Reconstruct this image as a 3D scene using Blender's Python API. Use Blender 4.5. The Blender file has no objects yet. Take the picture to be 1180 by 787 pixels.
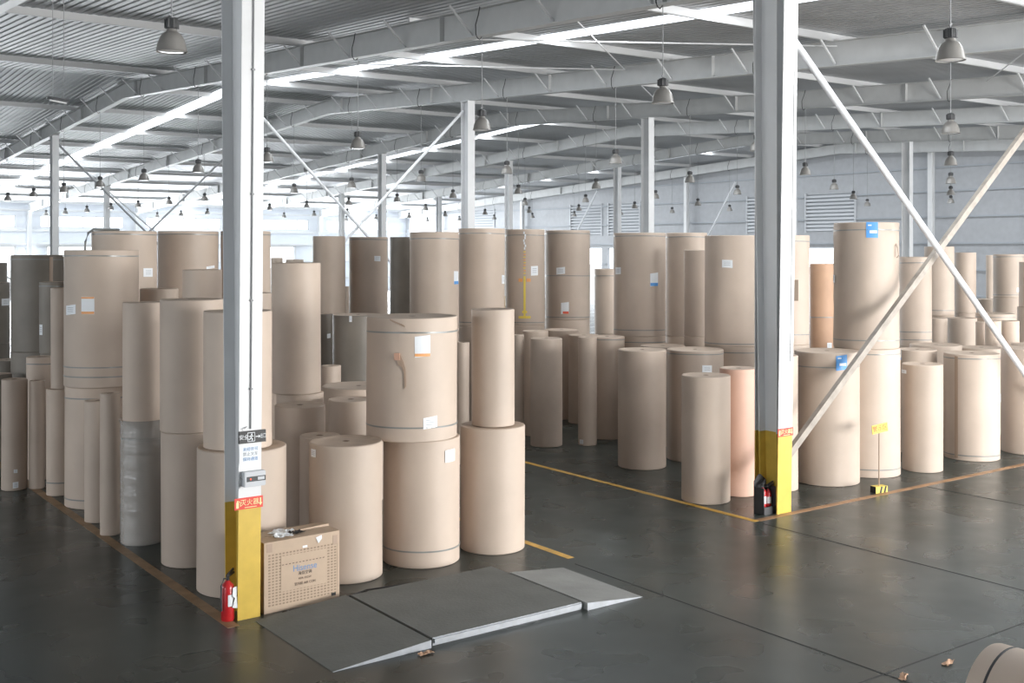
import bpy, bmesh, math, random
from mathutils import Vector, Matrix

random.seed(7)
C = bpy.context.scene.collection
S = bpy.context.scene
PI = math.pi
YAW = math.radians(36.17)

# ------------------------------------------------------------------ camera
cam_d = bpy.data.cameras.new('camera')
cam = bpy.data.objects.new('camera', cam_d)
C.objects.link(cam)
cam.location = (0, 0, 4.2)
cam.rotation_euler = (PI / 2, 0, -YAW)
cam_d.sensor_width = 36.0
cam_d.lens = 36.0 * 1298.0 / 1180.0
cam_d.shift_y = -107.5 / 1180.0
cam_d.clip_end = 400
S.camera = cam

# ------------------------------------------------------------------ world, exposure
w = bpy.data.worlds.new('overcast')
S.world = w
w.use_nodes = True
bg = w.node_tree.nodes['Background']
bg.inputs['Color'].default_value = (0.90, 0.95, 1.0, 1)
bg.inputs['Strength'].default_value = 3.0
S.view_settings.view_transform = 'Standard'
S.view_settings.look = 'None'
S.view_settings.gamma = 1.0
S.view_settings.use_curve_mapping = False
S.view_settings.exposure = 0.0


def area(name, loc, rot, sx, sy, power, col=(0.93, 0.97, 1.0)):
    d = bpy.data.lights.new(name, 'AREA')
    d.shape = 'RECTANGLE'
    d.size = sx
    d.size_y = sy
    d.energy = power
    d.color = col
    o = bpy.data.objects.new(name, d)
    o.location = loc
    o.rotation_euler = rot
    C.objects.link(o)
    return o


# daylight entering through the loading doors in the near wall (behind the camera)
NEAR_DOORS = [(12.5, 22), (26, 34), (38, 46), (49, 57)]
for a, b in NEAR_DOORS:
    area('door_daylight', ((a + b) / 2, -9.7, 3.0), (math.radians(100), 0, 0), b - a - .4, 5.4, 5300 if a < 20 else 3300, (1.0, 0.985, 0.96))
# doors in the left gable wall, out of view
LEFT_DOORS = [(-6, 2), (8, 16), (24, 30)]
for a, b in LEFT_DOORS:
    area('side_door_daylight', (-25.7, (a + b) / 2, 2.8), (math.radians(97), 0, -PI / 2), b - a - .4, 5.0, 160)
# unseen fill light added high on the left to brighten columns and roof
area('high_side_fill', (-25.7, 25, 6.6), (math.radians(90), 0, -PI / 2), 66, 1.7, 3700)
# daylight of the window ribbon and doors in the far wall
area('window_daylight', (35, 98.9, 6.4), (math.radians(-90), 0, 0), 70, 1.6, 6000)
area('far_door_daylight', (33, 98.8, 2.4), (math.radians(-105), 0, 0), 60, 4.0, 13500)
# daylight below the three roof light strips
for x in (18.5, 36.2, 54.0):
    for yc, sg in ((17.6, 1), (72.3, -1)):
        area('skylight_daylight', (x, yc, 10.75 - .053 * abs(yc - 44.95) + .17), (sg * math.atan(.053), 0, 0), .7, 54, 1500)


def zr(y):            # top of the rafters
    return 10.75 - 0.053 * abs(y - 44.95)


# ------------------------------------------------------------------ materials
def mat(name, col, rough=.6, metal=0.0, spec=.5, noise=0.0, nscale=3.0, bump=0.0, bscale=30.0, coat=0.0, objvar=0.0, nstretch=None):
    m = bpy.data.materials.new(name)
    m.use_nodes = True
    nt = m.node_tree
    p = nt.nodes['Principled BSDF']
    p.inputs['Base Color'].default_value = (*col, 1)
    p.inputs['Roughness'].default_value = rough
    p.inputs['Metallic'].default_value = metal
    p.inputs['Specular IOR Level'].default_value = spec
    if coat:
        p.inputs['Coat Weight'].default_value = coat
        p.inputs['Coat Roughness'].default_value = .15
    tc = nt.nodes.new('ShaderNodeTexCoord')
    src = tc.outputs['Object']
    if nstretch:
        mp = nt.nodes.new('ShaderNodeMapping')
        mp.inputs['Scale'].default_value = nstretch
        nt.links.new(src, mp.inputs['Vector'])
        src = mp.outputs['Vector']
    if noise or objvar:
        n = nt.nodes.new('ShaderNodeTexNoise')
        n.inputs['Scale'].default_value = nscale
        n.inputs['Detail'].default_value = 5
        nt.links.new(src, n.inputs['Vector'])
        mr = nt.nodes.new('ShaderNodeMapRange')
        mr.inputs['From Min'].default_value = .3
        mr.inputs['From Max'].default_value = .7
        mr.inputs['To Min'].default_value = 1 - noise
        mr.inputs['To Max'].default_value = 1 + noise
        nt.links.new(n.outputs['Fac'], mr.inputs['Value'])
        out = mr.outputs['Result']
        if objvar:
            oi = nt.nodes.new('ShaderNodeObjectInfo')
            m2 = nt.nodes.new('ShaderNodeMapRange')
            m2.inputs['To Min'].default_value = 1 - objvar
            m2.inputs['To Max'].default_value = 1 + objvar
            nt.links.new(oi.outputs['Random'], m2.inputs['Value'])
            mm = nt.nodes.new('ShaderNodeMath')
            mm.operation = 'MULTIPLY'
            nt.links.new(out, mm.inputs[0])
            nt.links.new(m2.outputs['Result'], mm.inputs[1])
            out = mm.outputs[0]
        vm = nt.nodes.new('ShaderNodeVectorMath')
        vm.operation = 'SCALE'
        vm.inputs[0].default_value = col
        nt.links.new(out, vm.inputs['Scale'])
        nt.links.new(vm.outputs['Vector'], p.inputs['Base Color'])
    if bump:
        n2 = nt.nodes.new('ShaderNodeTexNoise')
        n2.inputs['Scale'].default_value = bscale
        n2.inputs['Detail'].default_value = 3
        nt.links.new(src, n2.inputs['Vector'])
        bp = nt.nodes.new('ShaderNodeBump')
        bp.inputs['Strength'].default_value = bump
        bp.inputs['Distance'].default_value = .02
        nt.links.new(n2.outputs['Fac'], bp.inputs['Height'])
        nt.links.new(bp.outputs['Normal'], p.inputs['Normal'])
    return m


M = {}
M['kraft'] = mat('kraft', (.525, .43, .355), .55, noise=.06, nscale=1.6, bump=.16, bscale=3.2, objvar=.09)
M['kraft_grey_shade'] = mat('kraft_grey_shade', (.22, .195, .165), .5, noise=.12, nscale=1.6, bump=.12, bscale=4)  # grey kraft, with part of the stacks' shade put into the colour
M['kraft_orange'] = mat('kraft_orange', (.50, .31, .20), .6, noise=.08, nscale=2, bump=.1, bscale=5)
M['kraft_pink'] = mat('kraft_pink', (.62, .40, .31), .6, noise=.06, nscale=2, bump=.1, bscale=5)
M['roll_end'] = mat('roll_end', (.55, .44, .35), .8, noise=.08, nscale=6)
M['core'] = mat('core', (.27, .20, .15), .9)
M['torn'] = mat('torn', (.60, .36, .26), .7)
M['strap'] = mat('strap', (.24, .25, .24), .3, spec=.6, noise=.15, nscale=3)
M['label_white'] = mat('label_white', (.82, .85, .88), .5, noise=.03)
M['ink_grey'] = mat('ink_grey', (.25, .27, .30), .6)
M['label_orange'] = mat('label_orange', (.80, .38, .14), .5)
M['label_red'] = mat('label_red', (.75, .12, .06), .5)
M['label_blue'] = mat('label_blue', (.10, .33, .72), .5)
M['tape'] = mat('tape', (.40, .29, .215), .35)
M['yellow_mark'] = mat('yellow_mark', (.78, .60, .10), .5)
M['white_steel'] = mat('white_steel', (.74, .75, .76), .4, noise=.03, nscale=2)
M['grey_steel'] = mat('grey_steel', (.60, .61, .61), .45, noise=.05, nscale=2)
M['purlin'] = mat('purlin', (.58, .59, .60), .45)
M['yellow_paint'] = mat('yellow_paint', (.66, .46, .085), .35, noise=.08, nscale=5)
M['dark_plastic'] = mat('dark_plastic', (.05, .052, .055), .5)
M['black'] = mat('black', (.015, .015, .016), .5)
M['alu'] = mat('alu', (.30, .29, .275), .35, metal=.3, noise=.06)
M['lens'] = mat('lens', (.80, .82, .84), .15)
M['wire'] = mat('wire', (.30, .31, .32), .5)
M['red'] = mat('red', (.55, .02, .025), .3, coat=.5)
M['sign_red'] = mat('sign_red', (.72, .06, .04), .5)
M['cream'] = mat('cream', (.90, .80, .40), .5)
M['device_grey'] = mat('device_grey', (.52, .54, .57), .4)
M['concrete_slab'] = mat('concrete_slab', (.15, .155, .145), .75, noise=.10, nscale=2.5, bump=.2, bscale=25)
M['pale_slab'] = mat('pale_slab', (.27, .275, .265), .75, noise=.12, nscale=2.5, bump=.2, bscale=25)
M['slab_edge'] = mat('slab_edge', (.42, .44, .47), .6, noise=.1, nscale=9)
M['floor_paint'] = mat('floor_paint', (.62, .36, .06), .5, noise=.25, nscale=4)
M['floor_paint_worn'] = mat('floor_paint_worn', (.36, .20, .10), .5, noise=.3, nscale=4)
M['floor_paint_faded'] = mat('floor_paint_faded', (.27, .17, .09), .5, noise=.3, nscale=4)
M['wall_far'] = mat('wall_far', (.82, .84, .87), .6, noise=.03)
M['wall_grey'] = mat('wall_grey', (.46, .475, .50), .6, noise=.05)
M['girt'] = mat('girt', (.42, .45, .49), .6)
M['louvre'] = mat('louvre', (.60, .62, .65), .5)
M['paper'] = mat('paper', (.80, .83, .86), .6)
M['outdoor'] = mat('outdoor', (.45, .45, .44), .9)
M['dirty_steel'] = mat('dirty_steel', (.34, .30, .26), .55, noise=.2, nscale=5)
M['blue_ink'] = mat('blue_ink', (.12, .27, .50), .6)
M['brown_ink'] = mat('brown_ink', (.10, .07, .05), .7)
M['dark_patch'] = mat('dark_patch', (.20, .15, .11), .7)
M['white_paint'] = mat('white_paint', (.80, .82, .85), .4)


def emis(name, col, s):
    m = mat(name, col)
    p = m.node_tree.nodes['Principled BSDF']
    p.inputs['Emission Color'].default_value = (*col, 1)
    p.inputs['Emission Strength'].default_value = s
    return m


M['led'] = emis('led', (1, .08, .03), 2.5)

# roof light sheet: translucent polycarbonate
m = bpy.data.materials.new('roof_light')
m.use_nodes = True
nt = m.node_tree
nt.nodes.clear()
tr = nt.nodes.new('ShaderNodeBsdfTranslucent')
tr.inputs['Color'].default_value = (.95, .97, 1, 1)
o_ = nt.nodes.new('ShaderNodeOutputMaterial')
nt.links.new(tr.outputs[0], o_.inputs['Surface'])
M['roof_light'] = m

# far wall: translucent glow mixed in to imitate the washed-out haze
m = bpy.data.materials.new('wall_far')
m.use_nodes = True
nt = m.node_tree
p = nt.nodes['Principled BSDF']
p.inputs['Base Color'].default_value = (.82, .84, .87, 1)
t_ = nt.nodes.new('ShaderNodeBsdfTranslucent')
t_.inputs['Color'].default_value = (.86, .90, .95, 1)
mx = nt.nodes.new('ShaderNodeMixShader')
mx.inputs['Fac'].default_value = .36
nt.links.new(p.outputs[0], mx.inputs[1])
nt.links.new(t_.outputs[0], mx.inputs[2])
nt.links.new(mx.outputs[0], nt.nodes['Material Output'].inputs['Surface'])
M['wall_far'] = m

# corrugated roof sheet: galvanised with soft cloudy sheen
M['roof'] = mat('roof', (.54, .55, .57), .52, metal=.25, noise=.10, nscale=.5, bump=.15, bscale=1.2)

# clear stretch film
m = bpy.data.materials.new('film')
m.use_nodes = True
nt = m.node_tree
p = nt.nodes['Principled BSDF']
p.inputs['Base Color'].default_value = (.62, .63, .62, 1)
p.inputs['Roughness'].default_value = .24
p.inputs['Specular IOR Level'].default_value = .9
p.inputs['Metallic'].default_value = .15
p.inputs['Alpha'].default_value = .45
tc = nt.nodes.new('ShaderNodeTexCoord')
mp = nt.nodes.new('ShaderNodeMapping')
mp.inputs['Scale'].default_value = (2, 2, 22)
n = nt.nodes.new('ShaderNodeTexNoise')
n.inputs['Scale'].default_value = 1.5
bp = nt.nodes.new('ShaderNodeBump')
bp.inputs['Strength'].default_value = .35
bp.inputs['Distance'].default_value = .02
nt.links.new(tc.outputs['Object'], mp.inputs['Vector'])
nt.links.new(mp.outputs['Vector'], n.inputs['Vector'])
nt.links.new(n.outputs['Fac'], bp.inputs['Height'])
nt.links.new(bp.outputs['Normal'], p.inputs['Normal'])
M['film'] = m

# polished concrete floor
m = bpy.data.materials.new('floor')
m.use_nodes = True
nt = m.node_tree
p = nt.nodes['Principled BSDF']
tc = nt.nodes.new('ShaderNodeTexCoord')
n1 = nt.nodes.new('ShaderNodeTexNoise')
n1.inputs['Scale'].default_value = .55
n1.inputs['Detail'].default_value = 4
n1.inputs['Roughness'].default_value = .5
n2 = nt.nodes.new('ShaderNodeTexNoise')
n2.inputs['Scale'].default_value = 1.2
n2.inputs['Detail'].default_value = 2
cr = nt.nodes.new('ShaderNodeValToRGB')
cr.color_ramp.elements[0].position = .32
cr.color_ramp.elements[0].color = (.032, .040, .036, 1)
cr.color_ramp.elements[1].position = .70
cr.color_ramp.elements[1].color = (.062, .072, .066, 1)
nt.links.new(tc.outputs['Object'], n1.inputs['Vector'])
nt.links.new(tc.outputs['Object'], n2.inputs['Vector'])
nt.links.new(n1.outputs['Fac'], cr.inputs['Fac'])
nt.links.new(cr.outputs['Color'], p.inputs['Base Color'])
mr = nt.nodes.new('ShaderNodeMapRange')
mr.inputs['From Min'].default_value = .3
mr.inputs['From Max'].default_value = .7
mr.inputs['To Min'].default_value = .24
mr.inputs['To Max'].default_value = .34
nt.links.new(n2.outputs['Fac'], mr.inputs['Value'])
nt.links.new(mr.outputs['Result'], p.inputs['Roughness'])
p.inputs['Specular IOR Level'].default_value = .30
M['floor'] = m

# carton board with a printed lattice of dashes
m = bpy.data.materials.new('carton_front')
m.use_nodes = True
nt = m.node_tree
p = nt.nodes['Principled BSDF']
p.inputs['Roughness'].default_value = .75
tc = nt.nodes.new('ShaderNodeTexCoord')
br = nt.nodes.new('ShaderNodeTexBrick')
br.offset = 0.0
br.inputs['Scale'].default_value = 1.0
br.inputs['Brick Width'].default_value = .045
br.inputs['Row Height'].default_value = .034
br.inputs['Mortar Size'].default_value = .009
br.inputs['Color1'].default_value = (.30, .22, .155, 1)
br.inputs['Color2'].default_value = (.27, .20, .14, 1)
br.inputs['Mortar'].default_value = (.50, .38, .28, 1)
br.inputs['Mortar Smooth'].default_value = .2
mp = nt.nodes.new('ShaderNodeMapping')
mp.inputs['Rotation'].default_value = (PI / 2, 0, 0)
nt.links.new(tc.outputs['Object'], mp.inputs['Vector'])
nt.links.new(mp.outputs['Vector'], br.inputs['Vector'])
nt.links.new(br.outputs['Color'], p.inputs['Base Color'])
M['carton_front'] = m
M['carton'] = mat('carton', (.50, .38, .28), .75, noise=.05, nscale=6)


# ------------------------------------------------------------------ helpers
def obj(name, bm, ml, parent=None, loc=None, rot=None, smooth=False):
    me = bpy.data.meshes.new(name)
    bm.normal_update()
    bm.to_mesh(me)
    bm.free()
    if not isinstance(ml, (list, tuple)):
        ml = [ml]
    for x in ml:
        me.materials.append(M[x])
    if smooth:
        for p_ in me.polygons:
            p_.use_smooth = True
        try:
            me.set_sharp_from_angle(angle=math.radians(35))
        except Exception:
            pass
    o = bpy.data.objects.new(name, me)
    C.objects.link(o)
    if parent:
        o.parent = parent
    if loc:
        o.location = loc
    if rot:
        o.rotation_euler = rot
    return o


def tag(o, label, cat, group=None):
    o['label'] = label
    o['category'] = cat
    if group:
        o['group'] = group
    return o


def struct(o):
    o['kind'] = 'structure'
    return o


def empty(name, loc, rz=0):
    o = bpy.data.objects.new(name, None)
    o.location = loc
    o.rotation_euler = (0, 0, rz)
    C.objects.link(o)
    return o


def cp(o, parent=None):
    c = o.copy()
    C.objects.link(c)
    c.parent = parent
    for ch in o.children:
        cp(ch, c)
    return c


def box(bm, x0, x1, y0, y1, z0, z1, mi=0):
    v = [bm.verts.new(q) for q in ((x0, y0, z0), (x1, y0, z0), (x1, y1, z0), (x0, y1, z0),
                                   (x0, y0, z1), (x1, y0, z1), (x1, y1, z1), (x0, y1, z1))]
    for f_ in ((0, 3, 2, 1), (4, 5, 6, 7), (0, 1, 5, 4), (1, 2, 6, 5), (2, 3, 7, 6), (3, 0, 4, 7)):
        fc = bm.faces.new([v[i] for i in f_])
        fc.material_index = mi
    return v


def hexa(bm, pts, mi=0):
    v = [bm.verts.new(q) for q in pts]
    for f_ in ((0, 3, 2, 1), (4, 5, 6, 7), (0, 1, 5, 4), (1, 2, 6, 5), (2, 3, 7, 6), (3, 0, 4, 7)):
        fc = bm.faces.new([v[i] for i in f_])
        fc.material_index = mi


def lathe(bm, prof, n=24, mi=0, cap0=True, cap1=True, mis=None):
    rings = []
    for r, z in prof:
        rings.append([bm.verts.new((r * math.cos(2 * PI * i / n), r * math.sin(2 * PI * i / n), z)) for i in range(n)])
    for k in range(len(rings) - 1):
        for i in range(n):
            fc = bm.faces.new((rings[k][i], rings[k][(i + 1) % n], rings[k + 1][(i + 1) % n], rings[k + 1][i]))
            fc.material_index = mis[k] if mis else mi
    if cap0:
        fc = bm.faces.new(list(reversed(rings[0])))
        fc.material_index = mis[0] if mis else mi
    if cap1:
        fc = bm.faces.new(rings[-1])
        fc.material_index = mis[-1] if mis else mi


def tube(bm, pts, r, n=8, mi=0):
    pts = [Vector(q) for q in pts]
    rings = []
    for i, q in enumerate(pts):
        d = (pts[min(i + 1, len(pts) - 1)] - pts[max(i - 1, 0)]).normalized()
        up = Vector((0, 0, 1)) if abs(d.z) < .9 else Vector((1, 0, 0))
        a = d.cross(up).normalized()
        b = d.cross(a).normalized()
        rings.append([bm.verts.new(q + a * r * math.cos(2 * PI * k / n) + b * r * math.sin(2 * PI * k / n)) for k in range(n)])
    for i in range(len(rings) - 1):
        for k in range(n):
            f_ = bm.faces.new((rings[i][k], rings[i][(k + 1) % n], rings[i + 1][(k + 1) % n], rings[i + 1][k]))
            f_.material_index = mi
    for rg in (rings[0], rings[-1]):
        f_ = bm.faces.new(rg)
        f_.material_index = mi
    bmesh.ops.recalc_face_normals(bm, faces=bm.faces)


def bar(bm, p0, p1, w, d, mi=0):
    """square bar between two points"""
    p0, p1 = Vector(p0), Vector(p1)
    ax = (p1 - p0).normalized()
    up = Vector((0, 1, 0)) if abs(ax.y) < .9 else Vector((1, 0, 0))
    a = ax.cross(up).normalized() * w / 2
    b = up.cross(ax).cross(ax).normalized() * d / 2 if False else ax.cross(a).normalized() * d / 2
    q = []
    for c0 in (p0, p1):
        q += [c0 - a - b, c0 + a - b, c0 + a + b, c0 - a + b]
    hexa(bm, q, mi)
    bmesh.ops.recalc_face_normals(bm, faces=bm.faces)


def text(s, size, name, m_, parent, loc, rot, ext=.001, sx=1.0):
    cu = bpy.data.curves.new(name, 'FONT')
    cu.body = s
    cu.size = size
    cu.extrude = ext
    cu.align_x = 'CENTER'
    cu.align_y = 'CENTER'
    t = bpy.data.objects.new(name, cu)
    C.objects.link(t)
    bpy.context.view_layer.update()
    dg = bpy.context.evaluated_depsgraph_get()
    me = bpy.data.meshes.new_from_object(t.evaluated_get(dg))
    bpy.data.objects.remove(t)
    me.name = name
    me.materials.clear()
    me.materials.append(M[m_])
    o = bpy.data.objects.new(name, me)
    C.objects.link(o)
    o.parent = parent
    o.location = loc
    o.rotation_euler = rot
    o.scale = (sx, 1, 1)
    return o

# ================================================================== THE BUILDING
X0, X1, Y0, Y1 = -26.0, 59.4, -10.0, 99.7
FX = [5.13 + 8.87 * k for k in range(-3, 7)]          # frame lines
LY = [12.1, 34.0, 55.9, 77.8]                        # interior column lines
SKY = [18.5, 36.2, 54.0]

bm = bmesh.new()
box(bm, X0, X1, Y0, Y1, -.3, 0)
struct(obj('floor', bm, 'floor'))
bm = bmesh.new()
box(bm, -120, 220, -140, 240, -.45, -.32)
struct(obj('ground', bm, 'outdoor'))

# roof: corrugated sheets in strips either side of the roof lights
SR = .18
ycuts = [Y0 - .3, 44.95, Y1 + .3]


def sheet(bm, xa, xb):
    xs = []
    x = xa
    n_ = max(1, round((xb - xa) / .23))
    st = (xb - xa) / n_
    for i in range(n_):
        b_ = xa + i * st
        xs += [(b_, 0), (b_ + st * .62, 0), (b_ + st * .72, .03), (b_ + st * .90, .03)]
    xs.append((xb, 0))
    rows = []
    for y in ycuts:
        rows.append([bm.verts.new((px, y, zr(y) + SR + dz)) for px, dz in xs])
    for a_, b_ in zip(rows, rows[1:]):
        for i in range(len(xs) - 1):
            bm.faces.new((a_[i], b_[i], b_[i + 1], a_[i + 1]))


edges = [X0 - .2]
for s_ in SKY:
    edges += [s_ - .42, s_ + .42]
edges.append(X1 + .2)
bm = bmesh.new()
for i in range(0, len(edges), 2):
    sheet(bm, edges[i], edges[i + 1])
struct(obj('ceiling', bm, 'roof'))
for i, s_ in enumerate(SKY):
    bm = bmesh.new()
    rows = [[bm.verts.new((px, y, zr(y) + SR + .03)) for px in (s_ - .44, s_ + .44)] for y in (Y0, 44.95, Y1)]
    for a_, b_ in zip(rows, rows[1:]):
        bm.faces.new((a_[0], b_[0], b_[1], a_[1]))
    struct(obj('window_%d' % (i + 1), bm, 'roof_light'))

# purlins
tn = 1
PUR = [12 + 5.74 * i for i in range(-3, 16) if 12 + 5.74 * i < Y1 - 1]
for ip, y in enumerate(PUR):
    bm = bmesh.new()
    z = zr(y) + SR
    xs_ = X0 if ip % 2 == 0 else 14.07
    box(bm, xs_, X1, y - .03, y + .03, z - .19, z - .01)
    box(bm, xs_, X1, y - .03, y + .05, z - .20, z - .185)
    struct(obj('trim_%d' % tn, bm, 'purlin'))
    tn += 1

# walls ------------------------------------------------------------
# far wall with a window ribbon and loading doors
bm = bmesh.new()
zt = zr(Y1) + SR
yw = (Y1, Y1 + .25)
bays = [(FX[i] + 1.0, FX[i + 1] - 1.0) for i in range(len(FX) - 1)]
doors = [(18.5, 21.8), (24.4, 30.2), (43.4, 47.0)]
box(bm, X0, X1, *yw, 6.95, zt)                       # top band
xs = [X0] + [v for b in bays for v in b] + [X1]
for i in range(0, len(xs), 2):
    box(bm, xs[i], xs[i + 1], *yw, 5.95, 6.95)
box(bm, X0, X1, *yw, 4.3, 5.95)
xs = [X0] + [v for b in doors for v in b] + [X1]
for i in range(0, len(xs), 2):
    box(bm, xs[i], xs[i + 1], *yw, 0, 4.3)
struct(obj('wall_far', bm, 'wall_far'))
wn = 4
for a, b in bays:
    bm = bmesh.new()
    n_ = 6
    for i in range(n_ + 1):
        xx = a + (b - a) * i / n_
        box(bm, xx - .03, xx + .03, Y1 + .08, Y1 + .16, 5.98, 6.92)
    box(bm, a, b, Y1 + .08, Y1 + .16, 5.95, 6.02)
    box(bm, a, b, Y1 + .08, Y1 + .16, 6.88, 6.95)
    struct(obj('window_%d' % wn, bm, 'white_steel'))
    wn += 1
for a, b in doors:
    bm = bmesh.new()
    box(bm, a - .15, a, Y1 - .06, Y1 - .01, 0, 4.35)
    box(bm, b, b + .15, Y1 - .06, Y1 - .01, 0, 4.35)
    box(bm, a - .15, b + .15, Y1 - .06, Y1 - .01, 4.3, 4.5)
    struct(obj('trim_%d' % tn, bm, 'white_steel'))
    tn += 1
# girts on the far wall
for z in (1.2, 2.8, 4.45, 5.6, 7.3):
    bm = bmesh.new()
    xs = [X0]
    if z < 4.3:
        for b in doors:
            xs += [b[0] - .16, b[1] + .16]
    xs.append(X1)
    for i in range(0, len(xs), 2):
        box(bm, xs[i], xs[i + 1], Y1 - .12, Y1 - .01, z, z + .16)
    struct(obj('trim_%d' % tn, bm, 'white_steel'))
    tn += 1

# gable wall on the right
LOUV = [(44.6, 48.4), (50.0, 53.5), (64.5, 68.1), (69.0, 72.9), (84.0, 88.0)]
GD = [(44.4, 48.6), (64.3, 68.3), (69.0, 73.1)]
bm = bmesh.new()
xw = (X1, X1 + .25)
N_ = 40


def gable(bm, xa, xb):
    box(bm, xa, xb, Y0, Y1, 7.7, zr(Y0))
    for y0_, y1_ in ((Y0, 44.95), (44.95, Y1)):
        za, zb = zr(y0_) + SR, zr(y1_) + SR
        hexa(bm, [(xa, y0_, zr(Y0)), (xb, y0_, zr(Y0)), (xb, y1_, zr(Y0)), (xa, y1_, zr(Y0)),
                  (xa, y0_, za), (xb, y0_, za), (xb, y1_, zb), (xa, y1_, zb)])


gable(bm, *xw)
ys = [Y0] + [v for b in LOUV for v in b] + [Y1]
for i in range(0, len(ys), 2):
    box(bm, *xw, ys[i], ys[i + 1], 5.3, 7.7)
box(bm, *xw, Y0, Y1, 4.2, 5.3)
ys = [Y0] + [v for b in GD for v in b] + [Y1]
for i in range(0, len(ys), 2):
    box(bm, *xw, ys[i], ys[i + 1], 0, 4.2)
struct(obj('wall_right', bm, 'wall_grey'))
for a, b in LOUV:
    bm = bmesh.new()
    for k in range(10):
        z = 5.32 + k * .24
        hexa(bm, [(X1 - .06, a, z), (X1 + .10, a, z + .03), (X1 + .10, b, z + .03), (X1 - .06, b, z),
                  (X1 - .01, a, z + .15), (X1 + .10, a, z + .17), (X1 + .10, b, z + .17), (X1 - .01, b, z + .15)])
    box(bm, X1 + .12, X1 + .14, a, b, 5.3, 7.7, 1)  # grey sheet added behind the slats as the dark of their gaps
    box(bm, X1 - .08, X1 + .05, a - .1, a, 5.2, 7.8)
    box(bm, X1 - .08, X1 + .05, b, b + .1, 5.2, 7.8)
    struct(obj('window_%d' % wn, bm, ['louvre', 'girt']))
    wn += 1
ys = [Y0 + .1]
for z in (1.4, 2.9, 4.45, 6.0, 7.5, 8.9):
    bm = bmesh.new()
    ex = []
    for a, b in (GD if z < 4.3 else LOUV if z < 7.7 and z > 5.2 else []):
        ex += [a - .12, b + .12]
    ys = [Y0 + .1] + ex + [Y1 - .2]
    for i in range(0, len(ys), 2):
        box(bm, X1 - .12, X1 - .01, ys[i], ys[i + 1], z, z + .09)
    struct(obj('trim_%d' % tn, bm, 'girt'))
    tn += 1

# left gable (out of view) and near wall with loading doors behind the camera
bm = bmesh.new()
gable(bm, X0 - .25, X0)
box(bm, X0 - .25, X0, Y0, -8, 5.5, 7.7)
box(bm, X0 - .25, X0, 58, Y1, 5.5, 7.7)
box(bm, X0 - .25, X0, -8, 58, 5.5, 5.75)  # high band left open for the added side fill
box(bm, X0 - .25, X0, -8, 58, 7.45, 7.7)
ys = [Y0] + [v for b in LEFT_DOORS for v in b] + [Y1]
for i in range(0, len(ys), 2):
    box(bm, X0 - .25, X0, ys[i], ys[i + 1], 0, 5.5)
struct(obj('wall_left', bm, 'wall_grey'))
bm = bmesh.new()
zt = zr(Y0) + SR
xs = [X0] + [v for b in NEAR_DOORS for v in b] + [X1]
for i in range(0, len(xs), 2):
    box(bm, xs[i], xs[i + 1], Y0 - .25, Y0, 0, 5.8)
box(bm, X0, X1, Y0 - .25, Y0, 5.8, zt)
struct(obj('wall_near', bm, 'wall_grey'))

# painted floor lines ----------------------------------------------------
def line(x0_, x1_, y0_, y1_, m_):
    global tn
    bm = bmesh.new()
    box(bm, x0_, x1_, y0_, y1_, .0005, .004)
    struct(obj('trim_%d' % tn, bm, m_))
    tn += 1


line(13.20, 13.31, 11.76, 34, 'floor_paint')
line(13.31, 40, 11.73, 11.85, 'floor_paint_worn')
line(9.60, 9.71, 11.85, 34, 'floor_paint')
line(4.81, 4.95, 11.9, 40, 'floor_paint_faded')
# saw-cut joints
M['joint'] = mat('joint', (.035, .036, .035), .7)
for xj in (9.52, 13.22, 17.6, 22.0):
    line(xj - .008, xj + .008, -9.5, 11.6 if xj < 14 else 11.7, 'joint')
for yj in (6.8, 1.0):
    line(4.2, 50, yj - .008, yj + .008, 'joint')

# ------------------------------------------------------------------ steel frames
def ordinal(n):
    return ['first', 'second', 'third', 'fourth', 'fifth', 'sixth', 'seventh', 'eighth', 'ninth', 'tenth', 'eleventh',
            'twelfth', 'thirteenth', 'fourteenth', 'fifteenth', 'sixteenth', 'seventeenth', 'eighteenth'][n - 1]


bm = bmesh.new()
ys = [Y0 + .25, 44.95, Y1 - .25]
for y0_, y1_ in zip(ys, ys[1:]):
    za, zb = zr(y0_), zr(y1_)
    for (w_, t0, t1) in ((.13, 0, -.02), (.006, -.02, -.60), (.13, -.60, -.62)):
        hexa(bm, [(-w_, y0_, za + t1), (w_, y0_, za + t1), (w_, y1_, zb + t1), (-w_, y1_, zb + t1),
                  (-w_, y0_, za + t0), (w_, y0_, za + t0), (w_, y1_, zb + t0), (-w_, y1_, zb + t0)])
y = 14.5
while y < Y1 - 2:
    z = zr(y)
    for s_ in (-1, 1):
        box(bm, s_ * .006 if s_ > 0 else -.12, .12 if s_ > 0 else -.006, y - .008, y + .008, z - .6, z - .02)
    y += 7.3
beam_me = None
bb = bmesh.new()
bar(bb, (-.62, 0, .02), (-.02, 0, -.56), .045, .045)
brace_me = None
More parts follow.
